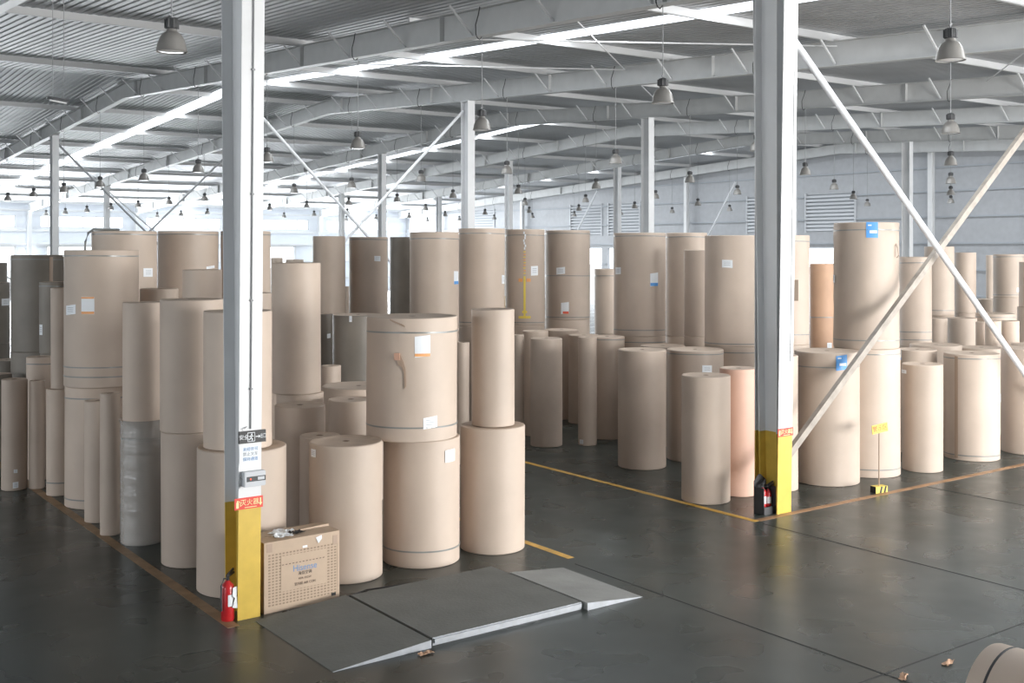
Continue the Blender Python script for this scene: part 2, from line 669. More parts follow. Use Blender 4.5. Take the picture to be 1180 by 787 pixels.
for k, x in enumerate(FX[2:]):
    if beam_me is None:
        r_ = obj('rafter', bm, 'grey_steel', loc=(x, 0, 0))
        beam_me = r_.data
    else:
        r_ = bpy.data.objects.new('rafter', beam_me)
        C.objects.link(r_)
        r_.location = (x, 0, 0)
    if k == 0:
        tag(r_, 'steel rafter nearest the camera, mostly out of the picture at the upper left', 'roof beam', 'white steel rafters across the warehouse')
    elif k == len(FX[2:]) - 1:
        tag(r_, 'steel rafter lying against the grey end wall', 'roof beam', 'white steel rafters across the warehouse')
    else:
        tag(r_, 'long steel rafter under the metal roof, %s from the camera in view' % ordinal(k), 'roof beam', 'white steel rafters across the warehouse')
    if k > 6:
        continue
    for yp in [12 + 2.87 * i for i in range(1, 28)]:
        if yp > 90:
            continue
        if brace_me is None:
            q = obj('fly_brace', bb, 'white_steel', r_, (0, yp, zr(yp)))
            brace_me = q.data
        else:
            q = bpy.data.objects.new('fly_brace', brace_me)
            C.objects.link(q)
            q.parent = r_
            q.location = (0, yp, zr(yp))


def hcol(bm, fw, d0, d1, h, paint):
    """H section, web along Y; flanges face -Y/+Y; tapering depth d0->d1"""
    t = .014

    def dep(z):
        return d0 + (d1 - d0) * z / h
    cuts = [0, paint, h] if paint else [0, h]
    for z0_, z1_ in zip(cuts, cuts[1:]):
        mi = 1 if (paint and z0_ == 0) else 0
        for s_ in (-1, 1):
            a0, a1 = s_ * dep(z0_) / 2, s_ * dep(z1_) / 2
            b0, b1 = a0 - s_ * t, a1 - s_ * t
            lo0, hi0, lo1, hi1 = min(a0, b0), max(a0, b0), min(a1, b1), max(a1, b1)
            hexa(bm, [(-fw / 2, lo0, z0_), (fw / 2, lo0, z0_), (fw / 2, hi0, z0_), (-fw / 2, hi0, z0_),
                      (-fw / 2, lo1, z1_), (fw / 2, lo1, z1_), (fw / 2, hi1, z1_), (-fw / 2, hi1, z1_)], mi)
        a0, a1 = dep(z0_) / 2 - t, dep(z1_) / 2 - t
        hexa(bm, [(-.006, -a0, z0_), (.006, -a0, z0_), (.006, a0, z0_), (-.006, a0, z0_),
                  (-.006, -a1, z1_), (.006, -a1, z1_), (.006, a1, z1_), (-.006, a1, z1_)], mi)


COLG = 'white steel columns'
for (x, yf, fw, lab) in ((5.13, 12.07, .27, 'white H-section steel column with yellow base, exit sign and fire sign, left of centre'),
                         (14.01, 11.86, .33, 'white H-section steel column with yellow base at the start of the diagonal braces')):
    bm = bmesh.new()
    h_ = zr(12.3) - .62
    d0, d1 = .36, .66
    hcol(bm, fw, d0, d1, h_, 1.27)
    c_ = tag(obj('steel_column', bm, ['white_steel', 'yellow_paint'], loc=(x, yf + d0 / 2, 0)), lab, 'column', COLG)
    bm = bmesh.new()
    box(bm, -fw / 2 - .02, fw / 2 + .02, -d1 / 2 - .02, d1 / 2 + .02, h_ - .03, h_ - .005)
    obj('cap_plate', bm, 'white_steel', c_)
    bm = bmesh.new()
    sl = (d1 - d0) / 2 / h_
    ya, yb_ = -d0 / 2, -d0 / 2 - sl * h_
    if x < 6:
        tube(bm, [(.0, ya - sl * 2.16 - .012, 2.16), (.0, yb_ - .012, h_ - .1)], .008, 6)
        for z in (2.6, 3.6, 4.8, 6.2, 7.4):
            box(bm, -.018, .018, ya - sl * z - .024, ya - sl * z, z, z + .02)
        obj('conduit', bm, 'wire', c_)
    else:
        tube(bm, [(.09, ya - sl * 2.6 - .004, 2.4), (.09, ya - sl * 7 - .004, 7)], .005, 6)
        obj('conduit', bm, 'wire', c_)
        bm = bmesh.new()
        for i in range(26):
            a_, b_ = random.uniform(-.13, .10), random.uniform(2.50, 2.68)
            yy = ya - sl * b_ - .004
            box(bm, a_, a_ + random.uniform(.01, .04), yy, yy + .003, b_, b_ + .008)
        obj('faded_sticker', bm, 'wire', c_)

col_me = {}
for j, ly in enumerate(LY):
    for k, x in enumerate(FX[2:-1]):
        if j == 0 and k < 2:
            continue
        if j == 0 and k > 3:
            continue
        key = j
        h_ = zr(ly) - .62
        if key not in col_me:
            bm = bmesh.new()
            hcol(bm, .30, .46, .46, h_, 1.27)
            o = obj('steel_column', bm, ['white_steel', 'yellow_paint'], loc=(x, ly, 0))
            bm = bmesh.new()
            box(bm, -.17, .17, -.25, .25, h_ - .03, h_ - .005)
            cpo = obj('cap_plate', bm, 'white_steel', o)
            col_me[key] = o
        else:
            o = cp(col_me[key])
            o.location = (x, ly, 0)
        if j == 0:
            tag(o, 'white steel column of the front line beyond the right edge, number %s from the brace' % ordinal(k - 1), 'column', COLG)
        else:
            tag(o, 'white steel column standing among the rolls, %s row back, %s from the left' % (ordinal(j), ordinal(k + 1)), 'column', COLG)
# columns against the far wall and posts on the gable wall
bm = bmesh.new()
hcol(bm, .28, .40, .55, zr(Y1) - .55, 0)
pm = None
for k, x in enumerate(FX[2:-1]):
    if pm is None:
        pm = obj('steel_column', bm, 'white_steel', loc=(x, Y1 - .45, 0))
        o = pm
    else:
        o = cp(pm)
        o.location = (x, Y1 - .45, 0)
    tag(o, 'white column against the bright far wall, %s from the left' % ordinal(k + 1), 'column', 'far wall columns')
y = 12.1
k = 1
while y < 96:
    ok = not any(a - .4 < y < b + .4 for a, b in LOUV + GD)
    if ok:
        bm = bmesh.new()
        hcol(bm, .28, .3, .3, zr(y) - .1, 0)
        o = obj('steel_column', bm, 'white_steel', loc=(X1 - .45, y, 0), rot=(0, 0, PI / 2))
        tag(o, 'post on the grey end wall, %s from the right' % ordinal(k), 'column', 'end wall posts')
        k += 1
    y += 6.7

# diagonal bracing -----------------------------------------------------------
def brace(p0, p1, r, m_, lab, flat=False):
    bm = bmesh.new()
    if flat:
        bar(bm, p0, p1, .15, .02)
        d = (Vector(p1) - Vector(p0)).normalized()
        up = Vector((0, 1, 0))
        nrm = d.cross(up).normalized()
        off = nrm * .07
        bar(bm, Vector(p0) + off, Vector(p1) + off, .012, .09)
    else:
        tube(bm, [p0, p1], r, 12)
    return tag(obj('diagonal_brace', bm, m_, smooth=not flat), lab, 'brace')


brace((14.05, 12.27, .35), (22.80, 12.16, 7.45), .07, 'dirty_steel', 'weathered beige brace rising to the right from the foot of the right column', True)
brace((14.14, 12.05, 7.85), (22.75, 12.02, .55), .06, 'white_paint', 'white tubular brace falling to the right from the top of the right column')
brace((14.1, 34.0, 9.2), (22.8, 34.0, .6), .05, 'white_paint', 'white brace falling to the right in the middle distance, left of centre')
brace((14.1, 34.2, .6), (22.8, 34.2, 9.2), .05, 'white_paint', 'white brace rising to the column just left of centre')
brace((14.1, 55.9, 9.2), (22.8, 55.9, .6), .05, 'wire', 'thin distant brace falling right from the leftmost interior column')
brace((14.1, 56.1, .6), (22.8, 56.1, 9.2), .05, 'wire', 'thin distant brace rising right towards the signposted column')
brace((14.1, 99.0, 7.0), (22.8, 99.0, .6), .05, 'wire', 'thin brace falling on the far wall at the left edge')
brace((22.8, 77.8, 8.2), (31.7, 77.8, .6), .05, 'white_paint', 'thin brace falling among the farthest columns, left part')
brace((X1 - .8, 60.0, .02), (X1 - .8, 53.9, 8.8), .06, 'white_paint', 'brace on the end wall falling towards the wide shutters')
brace((X1 - .8, 75.5, .02), (X1 - .8, 68.6, 8.8), .06, 'white_paint', 'brace on the end wall rising between the two bright shutters')

# long thin tie rods below the roof
def rod(p0, p1, r, lab):
    bm = bmesh.new()
    tube(bm, [p0, p1], r, 6)
    return tag(obj('tie_rod', bm, 'white_steel'), lab, 'tie rod')


for i, (xa, ya, xb, yb_) in enumerate(((14.0, 17.7, 22.9, 25.5), (14.0, 25.5, 22.9, 17.7), (14.0, 33.2, 22.9, 25.5), (22.9, 12, 31.7, 19), (22.9, 25.5, 31.7, 33.2))):
    rod((xa + .03, ya, zr(ya) - .12), (xb - .03, yb_, zr(yb_) - .12), .018,
        'thin roof tie rod running diagonally between two rafters, %s from the camera' % ordinal(i + 1))


# ================================================================== THINGS
# ------------------------------------------------------------------ high bay lamps
def make_lamp():
    e = empty('high_bay_lamp', (0, 0, 0))
    bm = bmesh.new()
    lathe(bm, [(.035, .30), (.075, .285), (.085, .26), (.085, .17), (.07, .15)], 16)
    for i in range(8):
        a = 2 * PI * i / 8
        bar(bm, (.085 * math.cos(a), .085 * math.sin(a), .16), (.085 * math.cos(a), .085 * math.sin(a), .27), .025, .012)
    obj('ballast_housing', bm, 'dark_plastic', e, smooth=True)
    bm = bmesh.new()
    lathe(bm, [(.062, .16), (.07, .13), (.075, .115), (.12, .085), (.155, .03), (.18, -.04), (.195, -.13), (.205, -.15), (.198, -.152), (.185, -.13), (.15, .02), (.07, .10)], 24, cap0=False, cap1=False)
    obj('lamp_shade', bm, 'alu', e, smooth=True)
    bm = bmesh.new()
    lathe(bm, [(.192, -.135), (.15, -.148), (.05, -.155)], 24)
    obj('lens', bm, 'lens', e, smooth=True)
    bm = bmesh.new()
    tube(bm, [(0, 0, .29), (0, 0, .40)], .012, 6)
    tube(bm, [(-.03, 0, .33), (.03, 0, .36)], .012, 6)
    obj('hook', bm, 'wire', e)
    return e


lamp0 = make_lamp()
used = False
LZ = 6.93
for k, x in enumerate(FX[3:] if False else FX[3:]):
    pass
rows_l = [5.13, 14.0, 22.87, 31.74, 40.61, 49.48, 58.35]
cab = {}
for ri, x in enumerate(rows_l):
    n_in = 0
    for j in range(16):
        y = 8.94 + 5.66 * j
        zc = x * math.sin(YAW) + y * math.cos(YAW)
        lat = x * math.cos(YAW) - y * math.sin(YAW)
        px = 590 + 1298 * lat / zc
        if px < -25 or px > 1205 or y > 97:
            continue
        if ri == 0 and j != 1:
            continue
        n_in += 1
        o = lamp0 if not used else cp(lamp0)
        used = True
        o.location = (x, y, LZ)
        o.rotation_euler = (0, 0, random.uniform(0, 6))
        zt = zr(y) - .62 - LZ
        ck = round(zt, 3)
        if ck not in cab:
            bm = bmesh.new()
            tube(bm, [(0, 0, .36), (0, 0, zt)], .009, 5)
            cab[ck] = obj('cable', bm, 'wire', o)
            bm = bmesh.new()
            c_, s_ = 1, 0
            tube(bm, [(0, 0, zt + .0), (-.05, .02, zt - .06), (-.10, .03, zt - .03), (-.15, .02, zt + .04), (-.15, .03, zt + .25), (-.14, -.06, zt + .45), (-.14, -.12, zt + .62)], .013, 5)
            cab[ck]['c2'] = 1
            dr = obj('power_lead', bm, 'dark_plastic', cab[ck])
            del cab[ck]['c2']
            o.rotation_euler = (0, 0, 0)
        else:
            cc = cp(cab[ck], o)
            o.rotation_euler = (0, 0, 0)
        # drop cable children copied along with the first lamp
        seen = [c for c in o.children if c.name.startswith('cable')]
        for extra in seen[:-1]:
            for g in list(extra.children):
                bpy.data.objects.remove(g)
            bpy.data.objects.remove(extra)
        if ri == 0:
            tag(o, 'largest bell-shaped pendant lamp, hanging at the upper left', 'lamp', 'hanging high bay lamps')
        else:
            tag(o, 'bell-shaped pendant lamp, %s from the right in the %s row back' % (ordinal(n_in), ordinal(ri)), 'lamp', 'hanging high bay lamps')

# batten light hung on two wires at the upper left
e = tag(empty('batten_light', (5.30, 20.9, 6.83), math.radians(38)), 'slim dark batten light hung on two wires at the upper left', 'lamp')
bm = bmesh.new()
box(bm, -.25, .25, -.04, .04, 0, .035)
box(bm, -.22, .22, -.07, .07, -.012, 0)
obj('reflector', bm, 'dark_plastic', e)
bm = bmesh.new()
tube(bm, [(-.22, 0, -.03), (.22, 0, -.03)], .013, 8)
obj('tube', bm, 'lens', e)
for s_ in (-.15, .15):
    bm = bmesh.new()
    tube(bm, [(s_, 0, .035), (s_, 0, zr(20.9) - 6.83 + .1)], .006, 5)
    obj('suspension_wire', bm, 'wire', e)

# ------------------------------------------------------------------ paper rolls
def strap_bm(r, z):
    bm = bmesh.new()
    n_ = 56
    ra, rb = r + .0006, r + .004
    rings = []
    for rr, zz in ((ra, z - .010), (rb, z - .010), (rb, z + .010), (ra, z + .010)):
        rings.append([bm.verts.new((rr * math.cos(2 * PI * i / n_), rr * math.sin(2 * PI * i / n_), zz + .006 * math.sin(4 * PI * i / n_))) for i in range(n_)])
    for q in range(4):
        a_, b_ = rings[q], rings[(q + 1) % 4]
        for i in range(n_):
            bm.faces.new((a_[i], b_[i], b_[(i + 1) % n_], a_[(i + 1) % n_]))
    bmesh.ops.recalc_face_normals(bm, faces=bm.faces)
    return bm


def patch(bm, r, phi, zc, w_, h_, out=.004, mi=0, tilt=0):
    """curved thin patch on a roll surface (with thickness)"""
    n_ = 5
    da = w_ / r
    A, B = [], []
    for rr, L in ((r + .0005, A), (r + out, B)):
        for i in range(n_ + 1):
            a_ = phi - da / 2 + da * i / n_
            dz = tilt * (i / n_ - .5) * w_
            L.append([bm.verts.new((rr * math.cos(a_), rr * math.sin(a_), zc - h_ / 2 + dz)), bm.verts.new((rr * math.cos(a_), rr * math.sin(a_), zc + h_ / 2 + dz))])
    for i in range(n_):
        f_ = bm.faces.new((B[i][0], B[i + 1][0], B[i + 1][1], B[i][1]))
        f_.material_index = mi
        f_ = bm.faces.new((A[i][1], B[i][1], B[i + 1][1], A[i + 1][1]))
        f_.material_index = mi
        f_ = bm.faces.new((A[i][0], A[i + 1][0], B[i + 1][0], B[i][0]))
        f_.material_index = mi
    for i in (0, n_):
        f_ = bm.faces.new((A[i][0], A[i][1], B[i][1], B[i][0]))
        f_.material_index = mi


ROLLS = [
    (6.84, 12.98, 0.47, 0, 1.721, 'large kraft paper roll nearest the carton, smooth pale top, right of the signposted column', 'k', [], [(-3.111, 1.613, 0.117, 0.099, 'w')], '', None),
    (8.012, 13.037, 0.521, 0, 1.669, 'lower roll of the tall stack with the torn paper flap, centre of the near block', 'k', [0.216], [(-1.297, 1.451, 0.192, 0.161, 'w')], '', None),
    (7.903, 13.104, 0.614, 1.669, 1.618, 'upper roll of the tall stack with the torn paper flap, centre of the near block', 'k', [1.427, 0.187], [(-1.886, 1.255, 0.209, 0.271, 'o'), (-1.711, 0.255, 0.198, 0.147, 'w')], 'tear', None),
    (9.137, 12.964, 0.458, 0, 1.72, 'lower roll of the stack nearest the concrete ramp, a slim roll on a wide one', 'k', [], [], '', None),
    (9.142, 12.96, 0.305, 1.72, 1.629, 'upper roll of the stack nearest the concrete ramp, a slim roll on a wide one', 'k', [], [], '', None),
    (5.56, 13.308, 0.546, 0, 1.747, 'lower roll of the stack directly behind the signposted column', 'k', [], [], '', None),
    (5.519, 13.325, 0.419, 1.747, 1.678, 'upper roll of the stack directly behind the signposted column', 'k', [], [], '', None),
    (5.478, 14.785, 0.41, 0, 1.764, 'lower roll of the stack left of the signposted column, between it and the film-wrapped roll', 'k', [], [], '', None),
    (5.473, 14.787, 0.416, 1.764, 1.753, 'upper roll of the stack left of the signposted column, between it and the film-wrapped roll', 'k', [], [], '', None),
    (5.269, 16.192, 0.302, 0, 1.739, 'lower roll of the stack whose lower roll is wrapped in shiny clear film', 'k', [1.494], [], 'film', None),
    (5.275, 16.19, 0.284, 1.739, 1.689, 'upper roll of the stack whose lower roll is wrapped in shiny clear film', 'k', [], [], '', None),
    (5.004, 16.851, 0.144, 0, 2.075, 'very slim kraft roll standing just left of the film-wrapped roll', 'k', [], [], '', None),
    (5.111, 17.808, 0.208, 0, 1.855, 'narrow shaded kraft roll half behind the very slim roll at the left floor line', 'k', [], [], '', None),
    (5.449, 19.045, 0.511, 0, 1.953, 'lower roll of the huge stack at the left with the orange-bordered label', 'k', [1.772, 0.14], [], '', None),
    (5.509, 19.028, 0.586, 1.953, 2.219, 'upper roll of the huge stack at the left with the orange-bordered label', 'k', [2.121, 0.326, 0.173], [(-2.216, 1.33, 0.209, 0.278, 'o'), (-2.789, 1.255, 0.244, 0.154, 'w')], '', None),
    (5.121, 20.114, 0.213, 0, 1.806, 'lower roll of the slim stack close against the left side of the huge labelled stack', 'k', [0.22], [], '', None),
    (5.154, 20.105, 0.179, 1.806, 1.717, 'upper roll of the slim stack close against the left side of the huge labelled stack', 'k', [], [], '', None),
    (4.927, 20.842, 0.133, 0, 1.888, 'thin kraft roll second from the left in the front row by the left floor line', 'k', [], [], '', None),
    (4.593, 21.004, 0.215, 0, 1.92, 'kraft roll with a small white label at its foot at the left edge', 'k', [], [(-1.694, 0.103, 0.09, 0.105, 'w'), (-1.694, 0.343, 0.06, 0.06, 'w')], '', None),
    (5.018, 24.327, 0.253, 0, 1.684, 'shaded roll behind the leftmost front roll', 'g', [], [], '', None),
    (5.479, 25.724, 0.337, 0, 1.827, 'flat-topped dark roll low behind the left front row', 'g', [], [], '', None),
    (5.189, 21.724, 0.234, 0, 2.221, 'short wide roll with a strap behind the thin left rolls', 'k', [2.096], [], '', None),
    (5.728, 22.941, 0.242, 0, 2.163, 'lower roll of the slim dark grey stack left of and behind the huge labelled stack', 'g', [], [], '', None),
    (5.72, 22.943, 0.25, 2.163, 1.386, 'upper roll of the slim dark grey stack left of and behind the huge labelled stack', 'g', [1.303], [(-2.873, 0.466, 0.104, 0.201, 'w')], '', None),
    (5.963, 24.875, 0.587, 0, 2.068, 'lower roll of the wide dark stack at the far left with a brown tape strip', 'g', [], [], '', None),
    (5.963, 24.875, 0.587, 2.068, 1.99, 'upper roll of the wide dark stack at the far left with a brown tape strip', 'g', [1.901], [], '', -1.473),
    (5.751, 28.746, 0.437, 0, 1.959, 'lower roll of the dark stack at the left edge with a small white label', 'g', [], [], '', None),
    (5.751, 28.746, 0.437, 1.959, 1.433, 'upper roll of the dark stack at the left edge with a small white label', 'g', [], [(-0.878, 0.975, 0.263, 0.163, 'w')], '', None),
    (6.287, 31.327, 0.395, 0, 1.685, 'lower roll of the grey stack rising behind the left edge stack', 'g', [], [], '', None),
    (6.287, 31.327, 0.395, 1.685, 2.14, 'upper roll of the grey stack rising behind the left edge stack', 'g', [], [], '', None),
    (6.748, 21.824, 0.598, 0, 2.353, 'lower roll of the tall wide stack with a hose draped over its top left edge', 'k', [], [], '', None),
    (6.748, 21.824, 0.598, 2.353, 2.172, 'upper roll of the tall wide stack with a hose draped over its top left edge', 'k', [2.107], [(-1.067, 1.387, 0.242, 0.164, 'w')], '', None),
    (8.235, 22.47, 0.604, 0, 2.231, 'lower roll of the tall wide stack behind the stack left of the signposted column', 'k', [], [], '', None),
    (8.235, 22.47, 0.604, 2.231, 2.314, 'upper roll of the tall wide stack behind the stack left of the signposted column', 'k', [2.245], [(-1.103, 1.584, 0.236, 0.053, 'w')], '', None),
    (9.345, 22.155, 0.509, 0, 2.188, 'lower roll of the tall stack peeping out on the right of the signposted column', 'k', [], [], '', None),
    (9.345, 22.155, 0.509, 2.188, 2.365, 'upper roll of the tall stack peeping out on the right of the signposted column', 'k', [2.294], [], '', None),
    (6.546, 19.246, 0.321, 0, 2.229, 'lower roll of the stack with only its rim showing above the slim left stack', 'k', [], [], '', None),
    (6.546, 19.246, 0.321, 2.229, 1.28, 'upper roll of the stack with only its rim showing above the slim left stack', 'k', [], [], '', None),
    (6.702, 17.646, 0.311, 0, 2.352, 'lower roll of the stack showing just left of the signposted column halfway up', 'k', [], [], '', None),
    (6.702, 17.646, 0.311, 2.352, 1.503, 'upper roll of the stack showing just left of the signposted column halfway up', 'k', [], [], '', None),
    (8.092, 18.859, 0.323, 0, 2.168, 'lower roll of the stack seen as a short brown patch right of the signposted column', 'k', [], [], '', None),
    (8.092, 18.859, 0.323, 2.168, 1.244, 'upper roll of the stack seen as a short brown patch right of the signposted column', 'k', [], [], '', None),
    (7.624, 15.98, 0.362, 0, 1.981, 'lower roll of the stack with a pale upper half right of the signposted column', 'k', [], [], '', None),
    (7.577, 16.003, 0.375, 1.981, 1.996, 'upper roll of the stack with a pale upper half right of the signposted column', 'k', [], [], 'seam', None),
    (7.055, 14.786, 0.359, 0, 1.968, 'broad roll standing in the dark behind the nearest large roll', 'k', [], [], '', None),
    (9.097, 20.354, 0.23, 0, 1.64, 'narrow roll added to darken the gap just right of the signposted column', 'k', [], [], '', None),  # extra roll, added to block the bright view through the block
    (6.945, 13.937, 0.274, 0, 1.656, 'roll hidden behind the nearest large roll, only its left rim showing', 'k', [], [], '', None),
    (9.22, 17.043, 0.615, 0, 1.865, 'wide pale-topped roll between the pale stack and the torn stack', 'k', [], [], '', None),
    (8.139, 15.295, 0.34, 0, 1.907, 'low roll just left of the torn stack', 'k', [], [], '', None),
    (9.947, 19.485, 0.189, 0, 1.956, 'narrow roll with a pale top between the pale stack and the torn stack', 'k', [], [], '', None),
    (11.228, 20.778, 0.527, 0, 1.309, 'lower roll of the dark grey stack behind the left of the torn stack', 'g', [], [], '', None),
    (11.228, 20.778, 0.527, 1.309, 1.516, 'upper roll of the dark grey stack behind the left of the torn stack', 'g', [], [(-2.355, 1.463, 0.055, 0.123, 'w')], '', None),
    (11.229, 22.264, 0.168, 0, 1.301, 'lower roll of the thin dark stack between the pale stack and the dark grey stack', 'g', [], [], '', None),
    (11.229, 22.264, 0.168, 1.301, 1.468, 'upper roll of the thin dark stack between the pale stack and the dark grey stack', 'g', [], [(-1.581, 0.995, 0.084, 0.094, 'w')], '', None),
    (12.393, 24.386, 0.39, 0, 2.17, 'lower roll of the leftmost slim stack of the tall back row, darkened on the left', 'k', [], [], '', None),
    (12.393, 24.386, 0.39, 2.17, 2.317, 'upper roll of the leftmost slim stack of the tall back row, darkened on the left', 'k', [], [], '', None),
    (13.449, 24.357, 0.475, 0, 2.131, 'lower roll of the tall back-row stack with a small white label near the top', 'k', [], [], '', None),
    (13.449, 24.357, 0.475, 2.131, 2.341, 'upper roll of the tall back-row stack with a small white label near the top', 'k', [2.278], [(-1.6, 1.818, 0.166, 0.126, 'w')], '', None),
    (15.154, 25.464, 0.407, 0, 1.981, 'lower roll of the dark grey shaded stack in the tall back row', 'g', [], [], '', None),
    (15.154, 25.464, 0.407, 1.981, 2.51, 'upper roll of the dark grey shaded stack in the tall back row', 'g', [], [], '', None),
    (13.471, 21.368, 0.552, 0, 2.339, 'lower roll of the back-row stack with a blue label at its right edge', 'k', [], [], '', None),
    (13.471, 21.368, 0.552, 2.339, 2.222, 'upper roll of the back-row stack with a blue label at its right edge', 'k', [2.07], [(-1.046, 1.207, 0.215, 0.289, 'b')], '', None),
    (15.291, 22.143, 0.559, 0, 2.374, 'lower roll of the back-row stack behind the slim-on-wide stack', 'k', [], [], '', None),
    (15.291, 22.143, 0.559, 2.374, 2.293, 'upper roll of the back-row stack behind the slim-on-wide stack', 'k', [2.171, 0.081], [(-1.011, 1.086, 0.163, 0.206, 'w')], '', None),
    (16.966, 22.653, 0.501, 0, 2.294, 'lower roll of the back-row stack with the yellow vertical marking', 'k', [], [], '', None),
    (16.966, 22.653, 0.501, 2.294, 2.377, 'upper roll of the back-row stack with the yellow vertical marking', 'k', [2.227, 0.064], [(-1.723, 1.348, 0.196, 0.236, 'w')], 'mark', None),
    (18.647, 23.034, 0.592, 0, 2.345, 'lower roll of the back-row stack with a red-tipped label, right of the yellow marking', 'k', [], [], '', None),
    (18.647, 23.034, 0.592, 2.345, 2.324, 'upper roll of the back-row stack with a red-tipped label, right of the yellow marking', 'k', [2.235, 1.14, 0.067], [(-2.557, 1.273, 0.235, 0.179, 'w'), (-2.364, 0.313, 0.203, 0.291, 'r')], '', None),
    (21.065, 24.24, 0.356, 0, 1.786, 'lower roll of the shorter stack against the bright doorway in the back row', 'k', [], [], '', None),
    (21.065, 24.24, 0.356, 1.786, 1.828, 'upper roll of the shorter stack against the bright doorway in the back row', 'k', [1.633], [], '', None),
    (17.721, 19.252, 0.597, 0, 2.203, 'lower roll of the back-row stack with a blue-edged label in the middle of the picture', 'k', [2.066], [], '', None),
    (17.721, 19.252, 0.597, 2.203, 2.349, 'upper roll of the back-row stack with a blue-edged label in the middle of the picture', 'k', [2.271, 0.137], [(-1.723, 1.29, 0.215, 0.294, 'b'), (3.004, 1.481, 0.215, 0.159, 'w')], '', None),
    (20.024, 20.045, 0.512, 0, 2.039, 'lower roll of the back-row stack half hidden between two wider labelled stacks', 'k', [], [], '', None),
    (20.024, 20.045, 0.512, 2.039, 2.542, 'upper roll of the back-row stack half hidden between two wider labelled stacks', 'k', [2.436], [], '', None),
    (18.242, 17.88, 0.326, 0, 2.245, 'lower roll of the shaded lower stack left of the wide labelled back-row stack', 'k', [], [], '', None),
    (18.242, 17.88, 0.326, 2.245, 1.917, 'upper roll of the shaded lower stack left of the wide labelled back-row stack', 'k', [], [], '', None),
    (17.487, 16.078, 0.634, 0, 2.208, 'lower roll of the wide back-row stack with a white label left of the right column', 'k', [2.086], [], '', None),
    (17.487, 16.078, 0.634, 2.208, 2.254, 'upper roll of the wide back-row stack with a white label left of the right column', 'k', [0.052], [(-2.667, 1.677, 0.218, 0.158, 'w')], '', None),
    (19.359, 16.32, 0.488, 0, 2.118, 'lower roll of the stack mostly hidden by the right column with a dark patch', 'k', [], [], '', None),
    (19.359, 16.32, 0.488, 2.118, 2.361, 'upper roll of the stack mostly hidden by the right column with a dark patch', 'k', [2.23, 0.223], [], 'patch', None),
    (21.442, 17.027, 0.275, 0, 1.864, 'lower roll of the slim reddish brown stack right of the right column', 'k', [], [], '', None),
    (21.442, 17.027, 0.275, 1.864, 1.973, 'upper roll of the slim reddish brown stack right of the right column', 'o', [0.725], [(-1.777, 0.079, 0.132, 0.121, 'w')], '', None),
    (17.858, 13.134, 0.598, 0, 2.346, 'lower roll of the tallest pale stack with a blue label on its top rim', 'k', [2.251, 0.143], [], '', None),
    (17.849, 13.147, 0.598, 2.346, 2.33, 'upper roll of the tallest pale stack with a blue label on its top rim', 'k', [2.187, 0.158], [(-2.333, 2.203, 0.209, 0.285, 'B'), (2.462, 1.283, 0.14, 0.147, 'w')], 'wrink', None),
    (14.87, 16.082, 0.466, 0, 2.248, 'kraft roll with a sunlit shoulder alone in front of the back row', 'k', [], [], '', None),
    (16.259, 16.035, 0.565, 0, 2.185, 'wide kraft roll behind the pale front roll left of the right column', 'k', [2.117], [(-1.932, 1.845, 0.206, 0.136, 'w')], '', None),
    (16.97, 17.695, 0.482, 0, 2.108, 'roll whose top rim shows between the sunlit roll and the wide roll', 'k', [], [], '', None),
    (13.721, 13.28, 0.407, 0, 2.086, 'pale kraft roll nearest the yellow line left of the right column', 'k', [], [], '', None),
    (14.53, 13.297, 0.321, 0, 2.151, 'pinkish roll standing right of the pale front roll', 'p', [], [], '', None),
    (15.412, 13.166, 0.333, 0, 2.332, 'roll directly behind the right column', 'k', [], [(2.295, 1.393, 0.131, 0.092, 'w')], '', None),
    (16.623, 13.089, 0.574, 0, 2.352, 'wide pale roll with a bright blue label near its top', 'k', [2.092], [(-2.016, 2.185, 0.206, 0.259, 'B')], '', None),
    (18.921, 12.673, 0.372, 0, 2.011, 'medium kraft roll right of the small yellow stand sign', 'k', [], [(2.589, 1.862, 0.205, 0.066, 'w')], '', None),
    (20.834, 12.832, 0.533, 0, 2.1, 'wide roll with a vertical brown seam strip at the right', 'k', [2.015, 0.102], [(-1.284, 1.224, 0.147, 0.155, 'w')], '', 3.136),
    (22.368, 12.499, 0.53, 0, 2.144, 'pale roll cut by the right edge of the picture', 'k', [], [], '', None),
    (20.517, 13.863, 0.388, 0, 2.115, 'roll top just behind the medium kraft roll at the right', 'k', [], [(2.698, 2.017, 0.108, 0.215, 'b')], '', None),
    (22.883, 14.983, 0.563, 0, 2.017, 'flat-topped wide roll behind the medium kraft roll at the right', 'k', [], [], '', None),
    (23.904, 14.483, 0.495, 0, 1.935, 'roll top showing behind the wide roll with the seam strip', 'k', [], [], '', None),
    (26.007, 14.433, 0.472, 0, 1.907, 'roll top at the right edge behind the pale cut-off roll', 'k', [], [], '', None),
    (24.269, 16.446, 0.38, 0, 1.807, 'lower roll of the stack directly right of the tallest pale stack', 'k', [], [], '', None),
    (24.269, 16.446, 0.38, 1.807, 2.183, 'upper roll of the stack directly right of the tallest pale stack', 'k', [2.036, 0.357, 0.168], [], '', None),
    (28.716, 18.646, 0.369, 0, 2.298, 'lower roll of the stack behind the crossing of the diagonal braces', 'k', [], [], '', None),
    (28.697, 18.675, 0.404, 2.298, 1.951, 'upper roll of the stack behind the crossing of the diagonal braces', 'k', [0.147], [], '', None),
    (31.114, 19.37, 0.304, 0, 2.252, 'lower roll of the slim stack just right of the brace crossing', 'k', [], [], '', None),
    (31.114, 19.37, 0.304, 2.252, 1.818, 'upper roll of the slim stack just right of the brace crossing', 'k', [], [], '', None),
    (26.168, 17.04, 0.21, 0, 2.39, 'short roll between the slimmer strapped stack and the wide dark roll', 'k', [], [], '', None),
